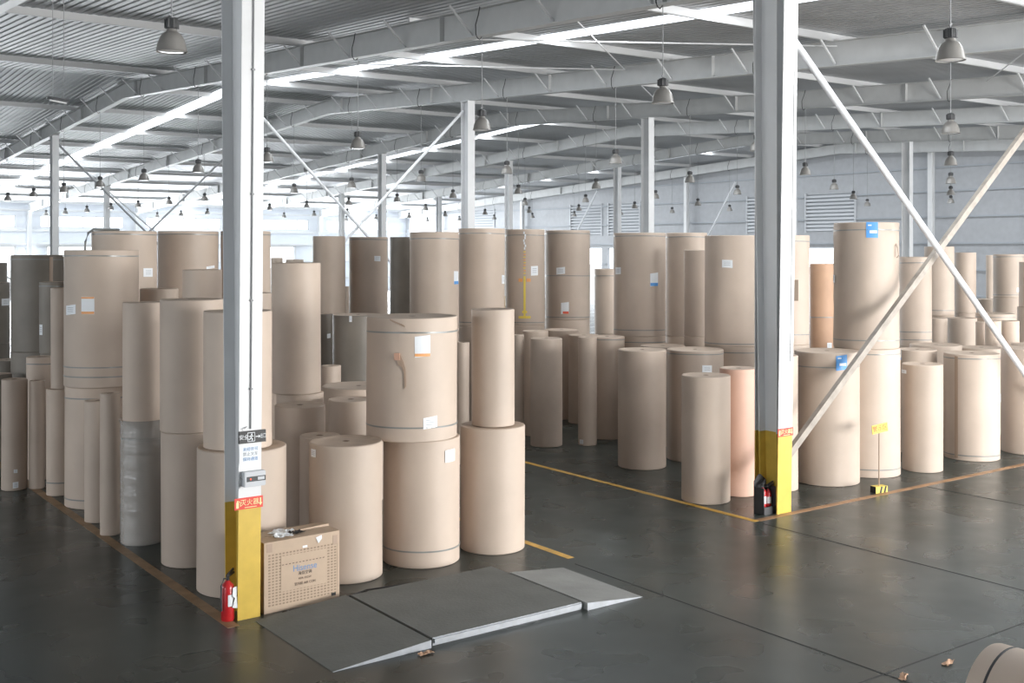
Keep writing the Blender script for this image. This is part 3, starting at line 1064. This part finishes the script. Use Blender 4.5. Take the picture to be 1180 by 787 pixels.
    (27.926, 17.489, 0.383, 0, 2.313, 'wide dark roll below the brace crossing', 'k', [], [], '', None),
    (26.864, 16.284, 0.134, 0, 2.309, 'very thin roll behind the falling brace', 'k', [], [], '', None),
    (26.368, 15.655, 0.19, 0, 2.386, 'narrow roll left of the rightmost short roll', 'k', [], [], '', None),
    (26.908, 15.508, 0.21, 0, 2.375, 'short narrow roll near the right edge', 'k', [], [], '', None),
    (29.416, 17.391, 0.522, 0, 2.39, 'wide strapped roll behind the short narrow rolls at the right', 'k', [2.294], [], '', None),
    (35.401, 21.191, 0.351, 0, 2.487, 'distant roll under the grey end wall', 'k', [], [], '', None),
    (38.26, 22.817, 0.16, 0, 2.343, 'lower roll of the narrow pale distant stack near the right edge', 'k', [], [], '', None),
    (38.26, 22.817, 0.16, 2.343, 1.605, 'upper roll of the narrow pale distant stack near the right edge', 'k', [], [], '', None),
    (34.051, 19.7, 0.457, 0, 2.637, 'lower roll of the distant dark strapped stack near the right edge', 'k', [], [], '', None),
    (34.051, 19.7, 0.457, 2.637, 1.371, 'upper roll of the distant dark strapped stack near the right edge', 'k', [1.288, 0.082], [(-1.891, 0.247, 0.148, 0.137, 'w')], '', None),
    (32.187, 17.966, 0.328, 0, 2.461, 'lower roll of the distant stack at the very right edge', 'k', [], [], '', None),
    (32.199, 17.945, 0.305, 2.461, 1.33, 'upper roll of the distant stack at the very right edge', 'k', [], [], '', None),
    (14.782, 18.979, 0.343, 0, 2.283, 'slim roll standing alone at the back end of the yellow line', 'k', [], [], '', None),
    (15.536, 18.513, 0.204, 0, 2.303, 'narrow roll with a small white tag at its foot in the middle', 'k', [], [(-2.953, 0.083, 0.096, 0.092, 'w')], '', None),
    (16.497, 18.983, 0.394, 0, 2.243, 'strapped roll right behind the narrow roll with the foot tag', 'k', [2.186], [], '', None),
    (17.448, 20.938, 0.366, 0, 2.112, 'roll in shade behind the narrow roll with the foot tag', 'k', [], [], '', None),
    (17.517, 21.878, 0.431, 0, 2.182, 'shaded roll behind and right of the slim lone roll', 'k', [], [], '', None),
    (15.417, 20.193, 0.293, 0, 2.343, 'shaded roll behind the left of the slim lone roll', 'k', [], [], '', None),
    (14.388, 19.459, 0.131, 0, 2.346, 'thin roll just right of the slim-on-wide stack', 'k', [], [], '', None),
    (12.204, 18.33, 0.135, 0, 2.364, 'thin roll between the torn stack and the slim-on-wide stack', 'k', [], [], '', None),
    (21.72, 46.058, 0.397, 0, 1.945, 'lower roll of the far distant roll top above the pale stack', 'k', [], [], '', None),
    (21.925, 48.385, 0.275, 0, 1.849, 'lower roll of the far distant roll at the foot of the far wall', 'k', [], [], '', None),
    (21.72, 46.058, 0.397, 1.945, 1.758, 'upper roll of the far distant roll top above the pale stack', 'k', [], [], '', None),
    (21.925, 48.385, 0.275, 1.849, 1.913, 'upper roll of the far distant roll at the foot of the far wall', 'k', [], [], '', None),
    (14.17, 26.803, 0.08, 0, 3.186, 'sliver of roll between the first two back-row stacks', 'k', [], [], '', None),
]


def make_roll(i, rec):
    x, y, r, z0, h, desc, colr, straps, labs, fl, tape = rec
    rr = random.Random(i * 7 + 3)
    n_ = 64
    cr_ = .038
    bm = bmesh.new()
    wr = .5 if 'wrink' in fl else 0
    prof = [(r - .012, 0.0), (r, .010)]
    ns = 10
    ph = rr.uniform(0, 6)
    for k in range(1, ns):
        prof.append((r, .010 + (h - .022) * k / ns))
    prof += [(r, h - .012), (r - .010, h - .001)]
    rings = []
    for q, (pr, pz) in enumerate(prof):
        ring = []
        for k in range(n_):
            a_ = 2 * PI * k / n_
            # slight out-of-round of a wound, handled roll
            d_ = -.0035 * (1 + math.sin(3 * a_ + ph + pz * 1.3))
            if wr and pz > h * .2:
                d_ += .010 * math.sin(9 * a_ + 5 * pz) * math.sin(6 * pz + 2 * a_) - .006
            ring.append(bm.verts.new(((pr + d_) * math.cos(a_), (pr + d_) * math.sin(a_), pz)))
        rings.append(ring)
    for q in range(len(rings) - 1):
        for k in range(n_):
            bm.faces.new((rings[q][k], rings[q][(k + 1) % n_], rings[q + 1][(k + 1) % n_], rings[q + 1][k]))
    bm.faces.new(list(reversed(rings[0]))).material_index = 1
    # top: paper edge, folded-in wrapper ring and the core hole
    prev = rings[-1]
    for tr_, tz in ((r * .80, h - .001), (r * .78, h - .005), (r * .4, h - .004), (cr_ + .012, h - .004), (cr_, h - .004), (cr_, h - .08)):
        ring = [bm.verts.new((tr_ * math.cos(2 * PI * k / n_), tr_ * math.sin(2 * PI * k / n_), tz)) for k in range(n_)]
        for k in range(n_):
            f_ = bm.faces.new((prev[k], prev[(k + 1) % n_], ring[(k + 1) % n_], ring[k]))
            f_.material_index = 1 if tr_ > cr_ else 2
        prev = ring
    bm.faces.new(prev).material_index = 2
    body = {'k': 'kraft', 'o': 'kraft_orange', 'p': 'kraft_pink', 'g': 'kraft_grey_shade'}[colr]
    o = obj('paper_roll', bm, [body, 'roll_end', 'core'], loc=(x, y, z0), smooth=True)
    cat = 'paper roll'
    tag(o, desc, cat, 'brown paper rolls standing in the warehouse')
    for s_ in straps:
        if .01 < s_ < h - .005:
            obj('strap', strap_bm(r, min(s_, h - .02)), 'strap', o, smooth=True)
    for (phi, zc, w_, h_, kind) in labs:
        zc = min(max(zc, h_ / 2), h - h_ / 2)
        mats = {'w': ['label_white', 'ink_grey'], 'o': ['label_white', 'label_orange'], 'r': ['label_white', 'label_red'],
                'b': ['label_white', 'label_blue'], 'B': ['label_blue', 'label_white']}[kind]
        bm = bmesh.new()
        patch(bm, r, phi, zc, w_, h_, .004, 0, rr.uniform(-.06, .12))
        lb = obj('label', bm, mats[:1], o)
        bm = bmesh.new()
        if kind == 'w':
            for q in range(3):
                patch(bm, r, phi, zc + h_ * (.22 - .2 * q), w_ * .6, h_ * .035, .005, 0)
        elif kind == 'o':
            patch(bm, r, phi, zc - h_ * .42, w_ * .98, h_ * .14, .006, 0)
            if w_ > .2 and y > 15:
                patch(bm, r, phi, zc + h_ * .44, w_ * .98, h_ * .10, .006, 0)
        elif kind == 'r':
            patch(bm, r, phi + .1 * w_ / r, zc - h_ * .40, w_ * .75, h_ * .2, .006, 0)
        elif kind == 'b':
            patch(bm, r, phi, zc - h_ * .38, w_ * .96, h_ * .24, .006, 0)
        else:
            patch(bm, r, phi + .1 * w_ / r, zc - h_ * .12, w_ * .62, h_ * .17, .006, 0)
            patch(bm, r, phi - .2 * w_ / r, zc + h_ * .30, w_ * .3, h_ * .08, .006, 0)
        obj('print', bm, mats[1:], lb)
    camphi = math.atan2(-y, -x)
    if 'film' in fl:
        bm = bmesh.new()
        prof = [(r + .006 + .006 * math.sin(k * 2.1), h * k / 24 * 1.0) for k in range(25)]
        prof[-1] = (r + .03, h + .02)
        lathe(bm, prof, 64, cap0=False, cap1=False)
        obj('stretch_film', bm, 'film', o, smooth=True)
    if 'tear' in fl:
        bm = bmesh.new()
        a0 = camphi - .28
        z = h * .62
        pts = [(.0, 0), (-.03, .10), (.02, .15), (.06, .06), (.09, -.04), (.10, -.26), (.075, -.30), (.07, -.08), (.03, .0)]
        lo = [bm.verts.new(((r + .001) * math.cos(a0 + px / r), (r + .001) * math.sin(a0 + px / r), z + pz)) for px, pz in pts]
        hi = [bm.verts.new(((r + .012 + .05 * max(0, pz)) * math.cos(a0 + px / r), (r + .012 + .05 * max(0, pz)) * math.sin(a0 + px / r), z + pz)) for px, pz in pts]
        bm.faces.new(hi)
        for k in range(len(pts)):
            bm.faces.new((lo[k], lo[(k + 1) % len(pts)], hi[(k + 1) % len(pts)], hi[k]))
        bmesh.ops.recalc_face_normals(bm, faces=bm.faces)
        tf = obj('torn_flap', bm, 'tape', o)
        bm = bmesh.new()
        patch(bm, r, a0 - .03, z + .12, .07, .09, .03)
        q = obj('torn_edge', bm, 'torn', tf)
        bm = bmesh.new()
        for k in range(6):
            patch(bm, r, a0 - .16 + .05 * k, h - .03 - .012 * k, .05, .02, .006, 0, -.6)
        obj('crease', bm, 'tape', o)
    if 'mark' in fl:
        bm = bmesh.new()
        a0 = camphi - .02
        hm = h
        patch(bm, r, a0, hm * .30, .05, hm * .42, .004, 0)
        patch(bm, r, a0, hm * .085, .30, .06, .005, 0)
        patch(bm, r, a0, hm * .14, .12, .06, .005, 0)
        patch(bm, r, a0 - .10 / r, hm * .47, .10, .08, .005, 1)
        patch(bm, r, a0 + .10 / r, hm * .47, .10, .08, .005, 1)
        for k in range(9):
            patch(bm, r, a0 + .01 * math.sin(k * 2), hm * (.54 + .028 * k), .05, .028, .005, k % 2)
        for k in range(7):
            patch(bm, r, a0 + .04 * math.sin(k * 1.7), hm * (.80 + .027 * k), .035, .06, .005, 2)
        obj('painted_mark', bm, ['yellow_mark', 'label_orange', 'label_white'], o)
    if 'wrink' in fl:
        bm = bmesh.new()
        a0 = camphi + 1.05
        pts = [(r + .002, h * .83), (r + .04, h * .80), (r + .06, h * .74), (r + .02, h * .72)]
        tube(bm, [(q * math.cos(a0), q * math.sin(a0), z) for q, z in pts], .015, 6)
        obj('loose_wrapper', bm, 'kraft', o)
    if 'patch' in fl:
        bm = bmesh.new()
        patch(bm, r, camphi + .35, h * .5, .16, .45, .01)
        obj('cardboard_patch', bm, 'dark_patch', o)
    if tape is not None:
        bm = bmesh.new()
        patch(bm, r, tape, h / 2, .07, h * .96, .004)
        obj('tape_strip', bm, 'tape', o)
    return o


for i, rec in enumerate(ROLLS):
    make_roll(i, rec)

# hose draped from the top of the tall left stack
bm = bmesh.new()
B5 = [r_ for r_ in ROLLS if 'hose draped' in r_[5] and r_[5].startswith('upper')][0]
zt = B5[3] + B5[4]
cx, cy, cr5 = B5[0], B5[1], B5[2]
a_ = math.atan2(-cy, -cx) - 1.25
px, py = cx + cr5 * math.cos(a_), cy + cr5 * math.sin(a_)
ox, oy = math.cos(a_), math.sin(a_)
tube(bm, [(px - ox * .5, py - oy * .5, zt + .025), (px - ox * .25, py - oy * .25, zt + .025), (px - ox * .02, py - oy * .02, zt + .03),
          (px + ox * .08, py + oy * .08, zt - .04), (px + ox * .13, py + oy * .13, zt - .2), (px + ox * .15, py + oy * .15, zt - .5), (px + ox * .14, py + oy * .14, zt - .75)], .022, 8)
tag(obj('hose', bm, 'strap', smooth=True), 'grey hose hanging over the left edge of the tall back stack', 'hose')

# roll lying on its side at the lower right corner
bm = bmesh.new()
r = .5
L = 2.0
lathe(bm, [(r - .03, 0), (r - .006, .01), (r, .03), (r, L - .03), (r - .006, L - .01), (r - .03, L)], 64)
for f_ in bm.faces:
    if abs(f_.normal.z) > .9 and len(f_.verts) > 6:
        f_.material_index = 1
o = obj('paper_roll', bm, ['kraft', 'roll_end'], loc=(8.50, 5.08, r), rot=(PI / 2, 0, math.radians(4)), smooth=True)
tag(o, 'paper roll lying on its side at the lower right corner', 'paper roll')
obj('strap', strap_bm(r, .16), 'dark_plastic', o)
bm = bmesh.new()
lathe(bm, [(.038, -.002), (.038, .003)], 20)
obj('core_plug', bm, 'core', o)

# ------------------------------------------------------------------ signs on the left column
FY = 12.07 - .005
RX = (PI / 2, 0, 0)


def yf(z):                       # near flange face at height z
    return 12.07 - .15 * z / 8.4 - .002


e = tag(empty('exit_sign', (5.145, yf(2.07), 2.07)), 'black illuminated exit sign with running figure on the left column', 'sign')
bm = bmesh.new()
box(bm, -.16, .16, -.03, 0, -.068, .068)
obj('panel', bm, 'black', e)
text('安全', .06, 'lettering', 'paper', e, (-.105, -.032, 0), RX)
text('出口', .06, 'lettering', 'paper', e, (.125, -.032, 0), RX, sx=.6)
bm = bmesh.new()
box(bm, -.062, .028, -.0325, -.031, -.052, -.046)
box(bm, -.062, .028, -.0325, -.031, .046, .052)
box(bm, -.062, -.056, -.0325, -.031, -.052, .052)
box(bm, .022, .028, -.0325, -.031, -.052, .052)
lathe_c = [(-.012 + .009 * math.cos(t * PI / 4), .030 + .009 * math.sin(t * PI / 4)) for t in range(8)]
vs = [bm.verts.new((a, -.0325, b)) for a, b in lathe_c]
bm.faces.new(vs)
for p0, p1 in (((-.014, .018), (-.020, -.008)), ((-.016, .016), (-.040, .004)), ((-.016, .016), (.008, .006)), ((-.020, -.008), (-.002, -.024)), ((-.002, -.024), (-.010, -.042)), ((-.020, -.008), (-.034, -.026)), ((-.034, -.026), (-.050, -.026))):
    bar(bm, (p0[0], -.032, p0[1]), (p1[0], -.032, p1[1]), .010, .003)
obj('running_figure', bm, 'paper', e)
bm = bmesh.new()
bar(bm, (.035, -.032, 0), (.075, -.032, 0), .010, .002)
vs = [bm.verts.new(q) for q in ((.070, -.0325, -.018), (.095, -.0325, 0), (.070, -.0325, .018))]
bm.faces.new(vs)
obj('arrow', bm, 'paper', e)
bm = bmesh.new()
tube(bm, [(-.10, .004, .068), (-.12, -.01, .10), (-.06, -.012, .12), (-.09, -.012, .095)], .003, 5)
obj('wire', bm, 'wire', e)

e = tag(empty('notice_sheet', (5.13, yf(1.87) - .002, 1.87)), 'white paper notice with blue and grey characters below the exit sign', 'notice')
bm = bmesh.new()
box(bm, -.132, .125, -.003, 0, -.10, .10)
obj('sheet', bm, 'paper', e)
for row, s_ in enumerate(('未经许可', '禁止叉车', '保持通道')):
    text(s_, .046, 'lettering', 'blue_ink' if row != 1 else 'ink_grey', e, (0, -.005, .058 - .056 * row), RX, ext=.0005)

e = tag(empty('emergency_light', (5.155, yf(1.6), 1.60)), 'grey emergency light box with a red indicator on the left column', 'emergency light')
bm = bmesh.new()
box(bm, -.13, .13, -.085, 0, -.085, .085)
bmesh.ops.bevel(bm, geom=bm.edges[:], offset=.008, segments=2, affect='EDGES')
obj('housing', bm, 'device_grey', e)
bm = bmesh.new()
box(bm, -.10, .125, -.089, -.084, -.025, .032)
fp = obj('front_window', bm, 'dark_plastic', e)
bm = bmesh.new()
box(bm, .03, .11, -.091, -.088, -.012, .022)
obj('meter', bm, 'device_grey', fp)
bm = bmesh.new()
lathe(bm, [(.008, 0), (.008, .004), (.004, .006)], 10)
obj('indicator', bm, 'led', e, (-.055, -.089, .004), (PI / 2, 0, 0))
bm = bmesh.new()
tube(bm, [(-.13, -.04, .0), (-.16, -.04, .03), (-.165, -.02, -.03), (-.15, -.01, -.09), (-.16, .02, -.13)], .004, 6)
obj('wire', bm, 'wire', e)

def fire_sign(loc, w_, lab):
    e = tag(empty('fire_sign', loc), lab, 'sign')
    bm = bmesh.new()
    box(bm, -w_ / 2, w_ / 2, -.006, 0, -.065, .065)
    obj('plate', bm, 'sign_red', e)
    text('灭火器', .075, 'lettering', 'cream', e, (.01, -.008, .005), RX, sx=w_ / .34)
    bm = bmesh.new()
    s = -w_ * .40
    box(bm, s - .015, s + .015, -.009, -.006, -.045, .02)
    box(bm, s - .006, s + .006, -.009, -.006, .02, .04)
    bar(bm, (s, -.008, .038), (s + .035, -.008, .02), .007, .003)
    bar(bm, (s + .035, -.008, .02), (s + .035, -.008, -.03), .007, .003)
    obj('extinguisher_symbol', bm, 'cream', e)
    bm = bmesh.new()
    s = w_ * .41
    bar(bm, (s, -.008, .045), (s, -.008, -.01), .014, .003)
    bm.faces.new([bm.verts.new(q) for q in ((s - .022, -.0085, -.01), (s, -.0085, -.045), (s + .022, -.0085, -.01))])
    obj('arrow', bm, 'cream', e)
    bm = bmesh.new()
    box(bm, -w_ * .15, w_ * .28, -.009, -.006, -.050, -.043)
    obj('small_print', bm, 'cream', e)
    return e


fire_sign((5.115, yf(1.32), 1.32), .34, 'red fire extinguisher sign above the yellow base of the left column')
fire_sign((14.01, 11.86 - .024, 1.29), .36, 'red fire extinguisher sign above the yellow base of the right column')


def extinguisher(loc, h_, r_, lab, rz=0, col='red'):
    e = tag(empty('fire_extinguisher', loc, rz), lab, 'fire extinguisher', 'fire extinguishers')
    bm = bmesh.new()
    b = h_ * .76
    lathe(bm, [(r_ * .9, 0), (r_, .02), (r_, b * .86), (r_ * .85, b * .94), (r_ * .45, b), (r_ * .3, b + .02)], 24)
    obj('cylinder_body', bm, col, e, smooth=True)
    bm = bmesh.new()
    lathe(bm, [(.017, b + .015), (.02, b + .05), (.012, b + .06)], 12)
    bar(bm, (-.02, 0, b + .055), (.10, 0, b + .09), .025, .012)
    bar(bm, (-.02, 0, b + .07), (.09, 0, b + .13), .025, .012)
    obj('valve_handle', bm, 'dark_plastic', e)
    bm = bmesh.new()
    tube(bm, [(-.01, 0, b + .04), (-.06, 0, b + .05), (-r_ - .025, 0, b - .02), (-r_ - .028, 0, b * .6), (-r_ - .02, 0, b * .3)], .010, 8)
    obj('hose', bm, 'dark_plastic', e)
    bm = bmesh.new()
    patch(bm, r_, -PI / 2, b * .55, r_ * 1.5, b * .3, .003)
    obj('label', bm, 'paper', e)
    return e


extinguisher((4.915, 12.16, 0), .57, .075, 'red fire extinguisher at the yellow foot of the left column', .4)
bm = bmesh.new()
pts = [(-.05, .0, .16), (.03, .0, .14), (.05, .01, .30), (.0, .005, .27), (.04, .012, .40), (-.045, .0, .38), (-.05, .0, .29), (-.02, .0, .26)]
lo = [bm.verts.new(q) for q in pts]
hi = [bm.verts.new((a, b + .004, c)) for a, b, c in pts]
bm.faces.new(lo)
bm.faces.new(list(reversed(hi)))
for i in range(len(pts)):
    bm.faces.new((lo[i], hi[i], hi[(i + 1) % len(pts)], lo[(i + 1) % len(pts)]))
tag(obj('inspection_tag', bm, 'paper', loc=(4.985, 12.072, 0)), 'torn white tag hanging on the left red extinguisher', 'tag')

# extinguisher holder at the right column
e = tag(empty('extinguisher_box', (13.80, 12.02, 0)), 'dark open metal box with pointed back at the foot of the right column', 'box')
bm = bmesh.new()
box(bm, -.15, .13, .14, .15, 0, .50)
hexa(bm, [(-.15, .14, .5), (.13, .14, .5), (.13, .15, .5), (-.15, .15, .5), (-.05, .14, .60), (0, .14, .60), (0, .15, .60), (-.05, .15, .60)])
box(bm, -.15, -.14, -.06, .14, 0, .42)
box(bm, .12, .13, -.06, .14, 0, .42)
box(bm, -.15, .13, -.07, -.06, 0, .12)
box(bm, -.15, .13, -.06, .14, .0, .01)
obj('holder', bm, 'dark_plastic', e)
extinguisher((13.735, 12.06, .011), .50, .055, 'left red extinguisher in the dark box by the right column', .3)
extinguisher((13.86, 12.06, .011), .46, .050, 'right dark red extinguisher in the dark box by the right column', -.4)

# ------------------------------------------------------------------ carton beside the left column
e = tag(empty('cardboard_carton', (5.325, 12.10, 0), math.radians(2.0)), 'brown printed cardboard carton beside the left column', 'carton')
CW, CD, CH = .98, .50, .81
bm = bmesh.new()
box(bm, 0, CW, 0, CD, 0.0, CH)
for f_ in bm.faces:
    f_.material_index = 1 if abs(f_.normal.y) < .5 else 0
bm.normal_update()
for f_ in bm.faces:
    f_.material_index = 0 if f_.normal.y < -.5 else 1
obj('body', bm, ['carton_front', 'carton'], e)
bm = bmesh.new()
box(bm, 0, CW, -.003, 0, CH - .13, CH)
box(bm, 0, CW, -.003, 0, 0, .07)
box(bm, 0, .035, -.003, 0, .07, CH - .13)
box(bm, CW - .03, CW, -.003, 0, .07, CH - .13)
obj('board_band', bm, 'carton', e)
bm = bmesh.new()
v0 = [(0, 0, CH), (CW, 0, CH), (CW, CD * .5, CH + .015), (0, CD * .5, CH - .012)]
hexa(bm, [(0, -.004, CH), (CW, -.004, CH), (CW, CD * .49, CH + .004), (0, CD * .49, CH + .004),
          (0, -.004, CH + .006), (CW, -.004, CH + .006), (CW, CD * .49, CH + .012), (0, CD * .49, CH + .010)])
obj('flap', bm, 'carton', e)
bm = bmesh.new()
hexa(bm, [(0, CD * .51, CH + .004), (CW, CD * .51, CH + .012), (CW, CD, CH), (0, CD, CH),
          (0, CD * .51, CH + .010), (CW, CD * .51, CH + .040), (CW, CD, CH + .006), (0, CD, CH + .006)])
obj('flap', bm, 'carton', e)
bm = bmesh.new()
box(bm, .21, .80, -.004, -.0032, .22, .63)
pp = obj('printed_panel', bm, 'carton', e)
bm = bmesh.new()
for i in range(13):
    box(bm, .225 + i * .044, .25 + i * .044, -.0052, -.004, .525, .533)
obj('dash_line', bm, 'brown_ink', pp)
text('Hisense', .105, 'lettering', 'blue_ink', e, (.52, -.006, .46), RX, ext=.0008, sx=.95)
text('海信空调', .045, 'lettering', 'black', e, (.52, -.006, .395), RX, ext=.0008)
text('KFR-35GW', .034, 'lettering', 'brown_ink', e, (.52, -.006, .335), RX, ext=.0008)
text('室内机 AIR CON', .042, 'lettering', 'brown_ink', e, (.52, -.006, .275), RX, ext=.0006, sx=.9)
bm = bmesh.new()
box(bm, .03, .10, -.006, -.003, CH - .11, CH - .01)
box(bm, .89, .95, -.006, -.003, CH - .15, CH - .04)
obj('tape_piece', bm, 'label_orange', e).data.materials[0] = M['tape']
bm = bmesh.new()
box(bm, .49, .55, -.006, -.003, CH - .125, CH - .10)
vs = [(.66, -.008, CH - .03), (.74, -.006, CH - .01), (.735, -.02, CH - .05), (.69, -.02, CH - .10)]
bm.faces.new([bm.verts.new(q) for q in vs])
obj('paper_scrap', bm, 'paper', e)
bm = bmesh.new()
box(bm, .87, .93, -.006, -.002, .05, .085)
obj('hand_hole', bm, 'black', e)


def crumple(name, cx, cy, cz, sx_, sy_, rz, m_, lab, seed, cat='paper'):
    rr = random.Random(seed)
    bm = bmesh.new()
    n_ = 7
    g = [[None] * n_ for _ in range(n_)]
    for i in range(n_):
        for j in range(n_):
            g[i][j] = bm.verts.new(((i / (n_ - 1) - .5) * sx_ + rr.uniform(-.008, .008), (j / (n_ - 1) - .5) * sy_ + rr.uniform(-.008, .008), abs(rr.gauss(0, .012)) + .004))
    for i in range(n_ - 1):
        for j in range(n_ - 1):
            bm.faces.new((g[i][j], g[i + 1][j], g[i + 1][j + 1], g[i][j + 1]))
    o = obj(name, bm, m_, loc=(cx, cy, cz), rot=(0, 0, rz))
    sd = o.modifiers.new('thick', 'SOLIDIFY')
    sd.thickness = .002
    return tag(o, lab, cat)


zt = CH + .012
crumple('crumpled_paper', 5.68, 12.42, zt + .002, .26, .20, .5, 'paper', 'crumpled white paper on top of the carton, farther of the two', 3)
crumple('crumpled_paper', 5.62, 12.24, zt + .002, .22, .12, -.2, 'paper', 'crumpled white paper on top of the carton, nearer of the two', 5)
crumple('plastic_scrap', 5.83, 12.30, zt + .001, .16, .13, .3, 'black', 'black plastic scrap beside the papers on the carton', 8, 'scrap')

# ------------------------------------------------------------------ small stand sign
e = tag(empty('stand_sign', (16.55, 11.93, 0), math.radians(-12)), 'small yellow stand sign on a thin rod with a yellow and black block', 'sign')
bm = bmesh.new()
box(bm, -.13, .13, -.07, .07, 0, .11)
for f_ in bm.faces:
    f_.material_index = 0
bm.normal_update()
for f_ in bm.faces:
    if f_.normal.x < -.5:
        f_.material_index = 1
base = obj('base_block', bm, ['yellow_mark', 'black'], e)
bm = bmesh.new()
for s in (-.05, .04):
    hexa(bm, [(s, -.073, .002), (s + .04, -.073, .002), (s + .04, -.0705, .002), (s, -.0705, .002), (s + .03, -.073, .108), (s + .07, -.073, .108), (s + .07, -.0705, .108), (s + .03, -.0705, .108)])
obj('stripe', bm, 'black', base)
bm = bmesh.new()
tube(bm, [(0, 0, .11), (.005, 0, 1.06)], .011, 8)
obj('rod', bm, 'tape', e)
bm = bmesh.new()
box(bm, -.17, .17, -.008, .008, -.075, .075)
pl = obj('sign_plate', bm, 'yellow_mark', e, (0.0, -.02, 1.10), (0, math.radians(-7), 0))
text('警示区', .11, 'lettering', 'sign_red', pl, (0, -.010, 0), RX)

# ------------------------------------------------------------------ floor platform scale with two ramps
def slab(x0_, x1_, y0_, y1_, za, zb, m_, lab, nm, cat):
    """za, zb: top height at x0 and x1"""
    bm = bmesh.new()
    hexa(bm, [(x0_, y0_, 0.001), (x1_, y0_, 0.001), (x1_, y1_, 0.001), (x0_, y1_, 0.001),
              (x0_, y0_, za), (x1_, y0_, zb), (x1_, y1_, zb), (x0_, y1_, za)])
    bm.normal_update()
    for f_ in bm.faces:
        if abs(f_.normal.y) > .5:
            f_.material_index = 1
    return tag(obj(nm, bm, [m_, 'slab_edge']), lab, cat)


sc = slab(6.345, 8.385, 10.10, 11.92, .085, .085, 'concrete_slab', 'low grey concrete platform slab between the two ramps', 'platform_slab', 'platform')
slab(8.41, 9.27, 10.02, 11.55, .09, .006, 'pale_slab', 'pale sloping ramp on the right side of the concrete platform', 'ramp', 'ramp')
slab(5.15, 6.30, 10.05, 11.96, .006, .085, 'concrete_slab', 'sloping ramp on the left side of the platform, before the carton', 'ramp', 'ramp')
bm = bmesh.new()
box(bm, 6.36, 8.37, 10.075, 10.0995, .03, .075)
e2 = obj('steel_edge', bm, 'slab_edge', sc)

bm = bmesh.new()
tube(bm, [(5.6, 12.02, .012), (5.95, 12.0, .012), (6.3, 12.06, .012), (6.7, 12.2, .012), (7.2, 12.12, .012), (7.8, 12.0, .012)], .010, 6)
tag(obj('floor_cable', bm, 'black'), 'black cable lying on the floor along the back of the platform', 'cable')

for i, (x, y, rz, lab) in enumerate(((10.27, 6.59, .2, 'tan paper scrap on the floor near the lying roll'),
                                     (9.58, 6.63, .5, 'tan paper scrap on the floor at the bottom edge, left of the lying roll'),
                                     (6.15, 9.93, .1, 'tan scrap on the floor before the left ramp'))):
    crumple('paper_scrap', x, y, .003, .17, .07, rz, 'kraft_orange', lab, 20 + i, 'scrap')
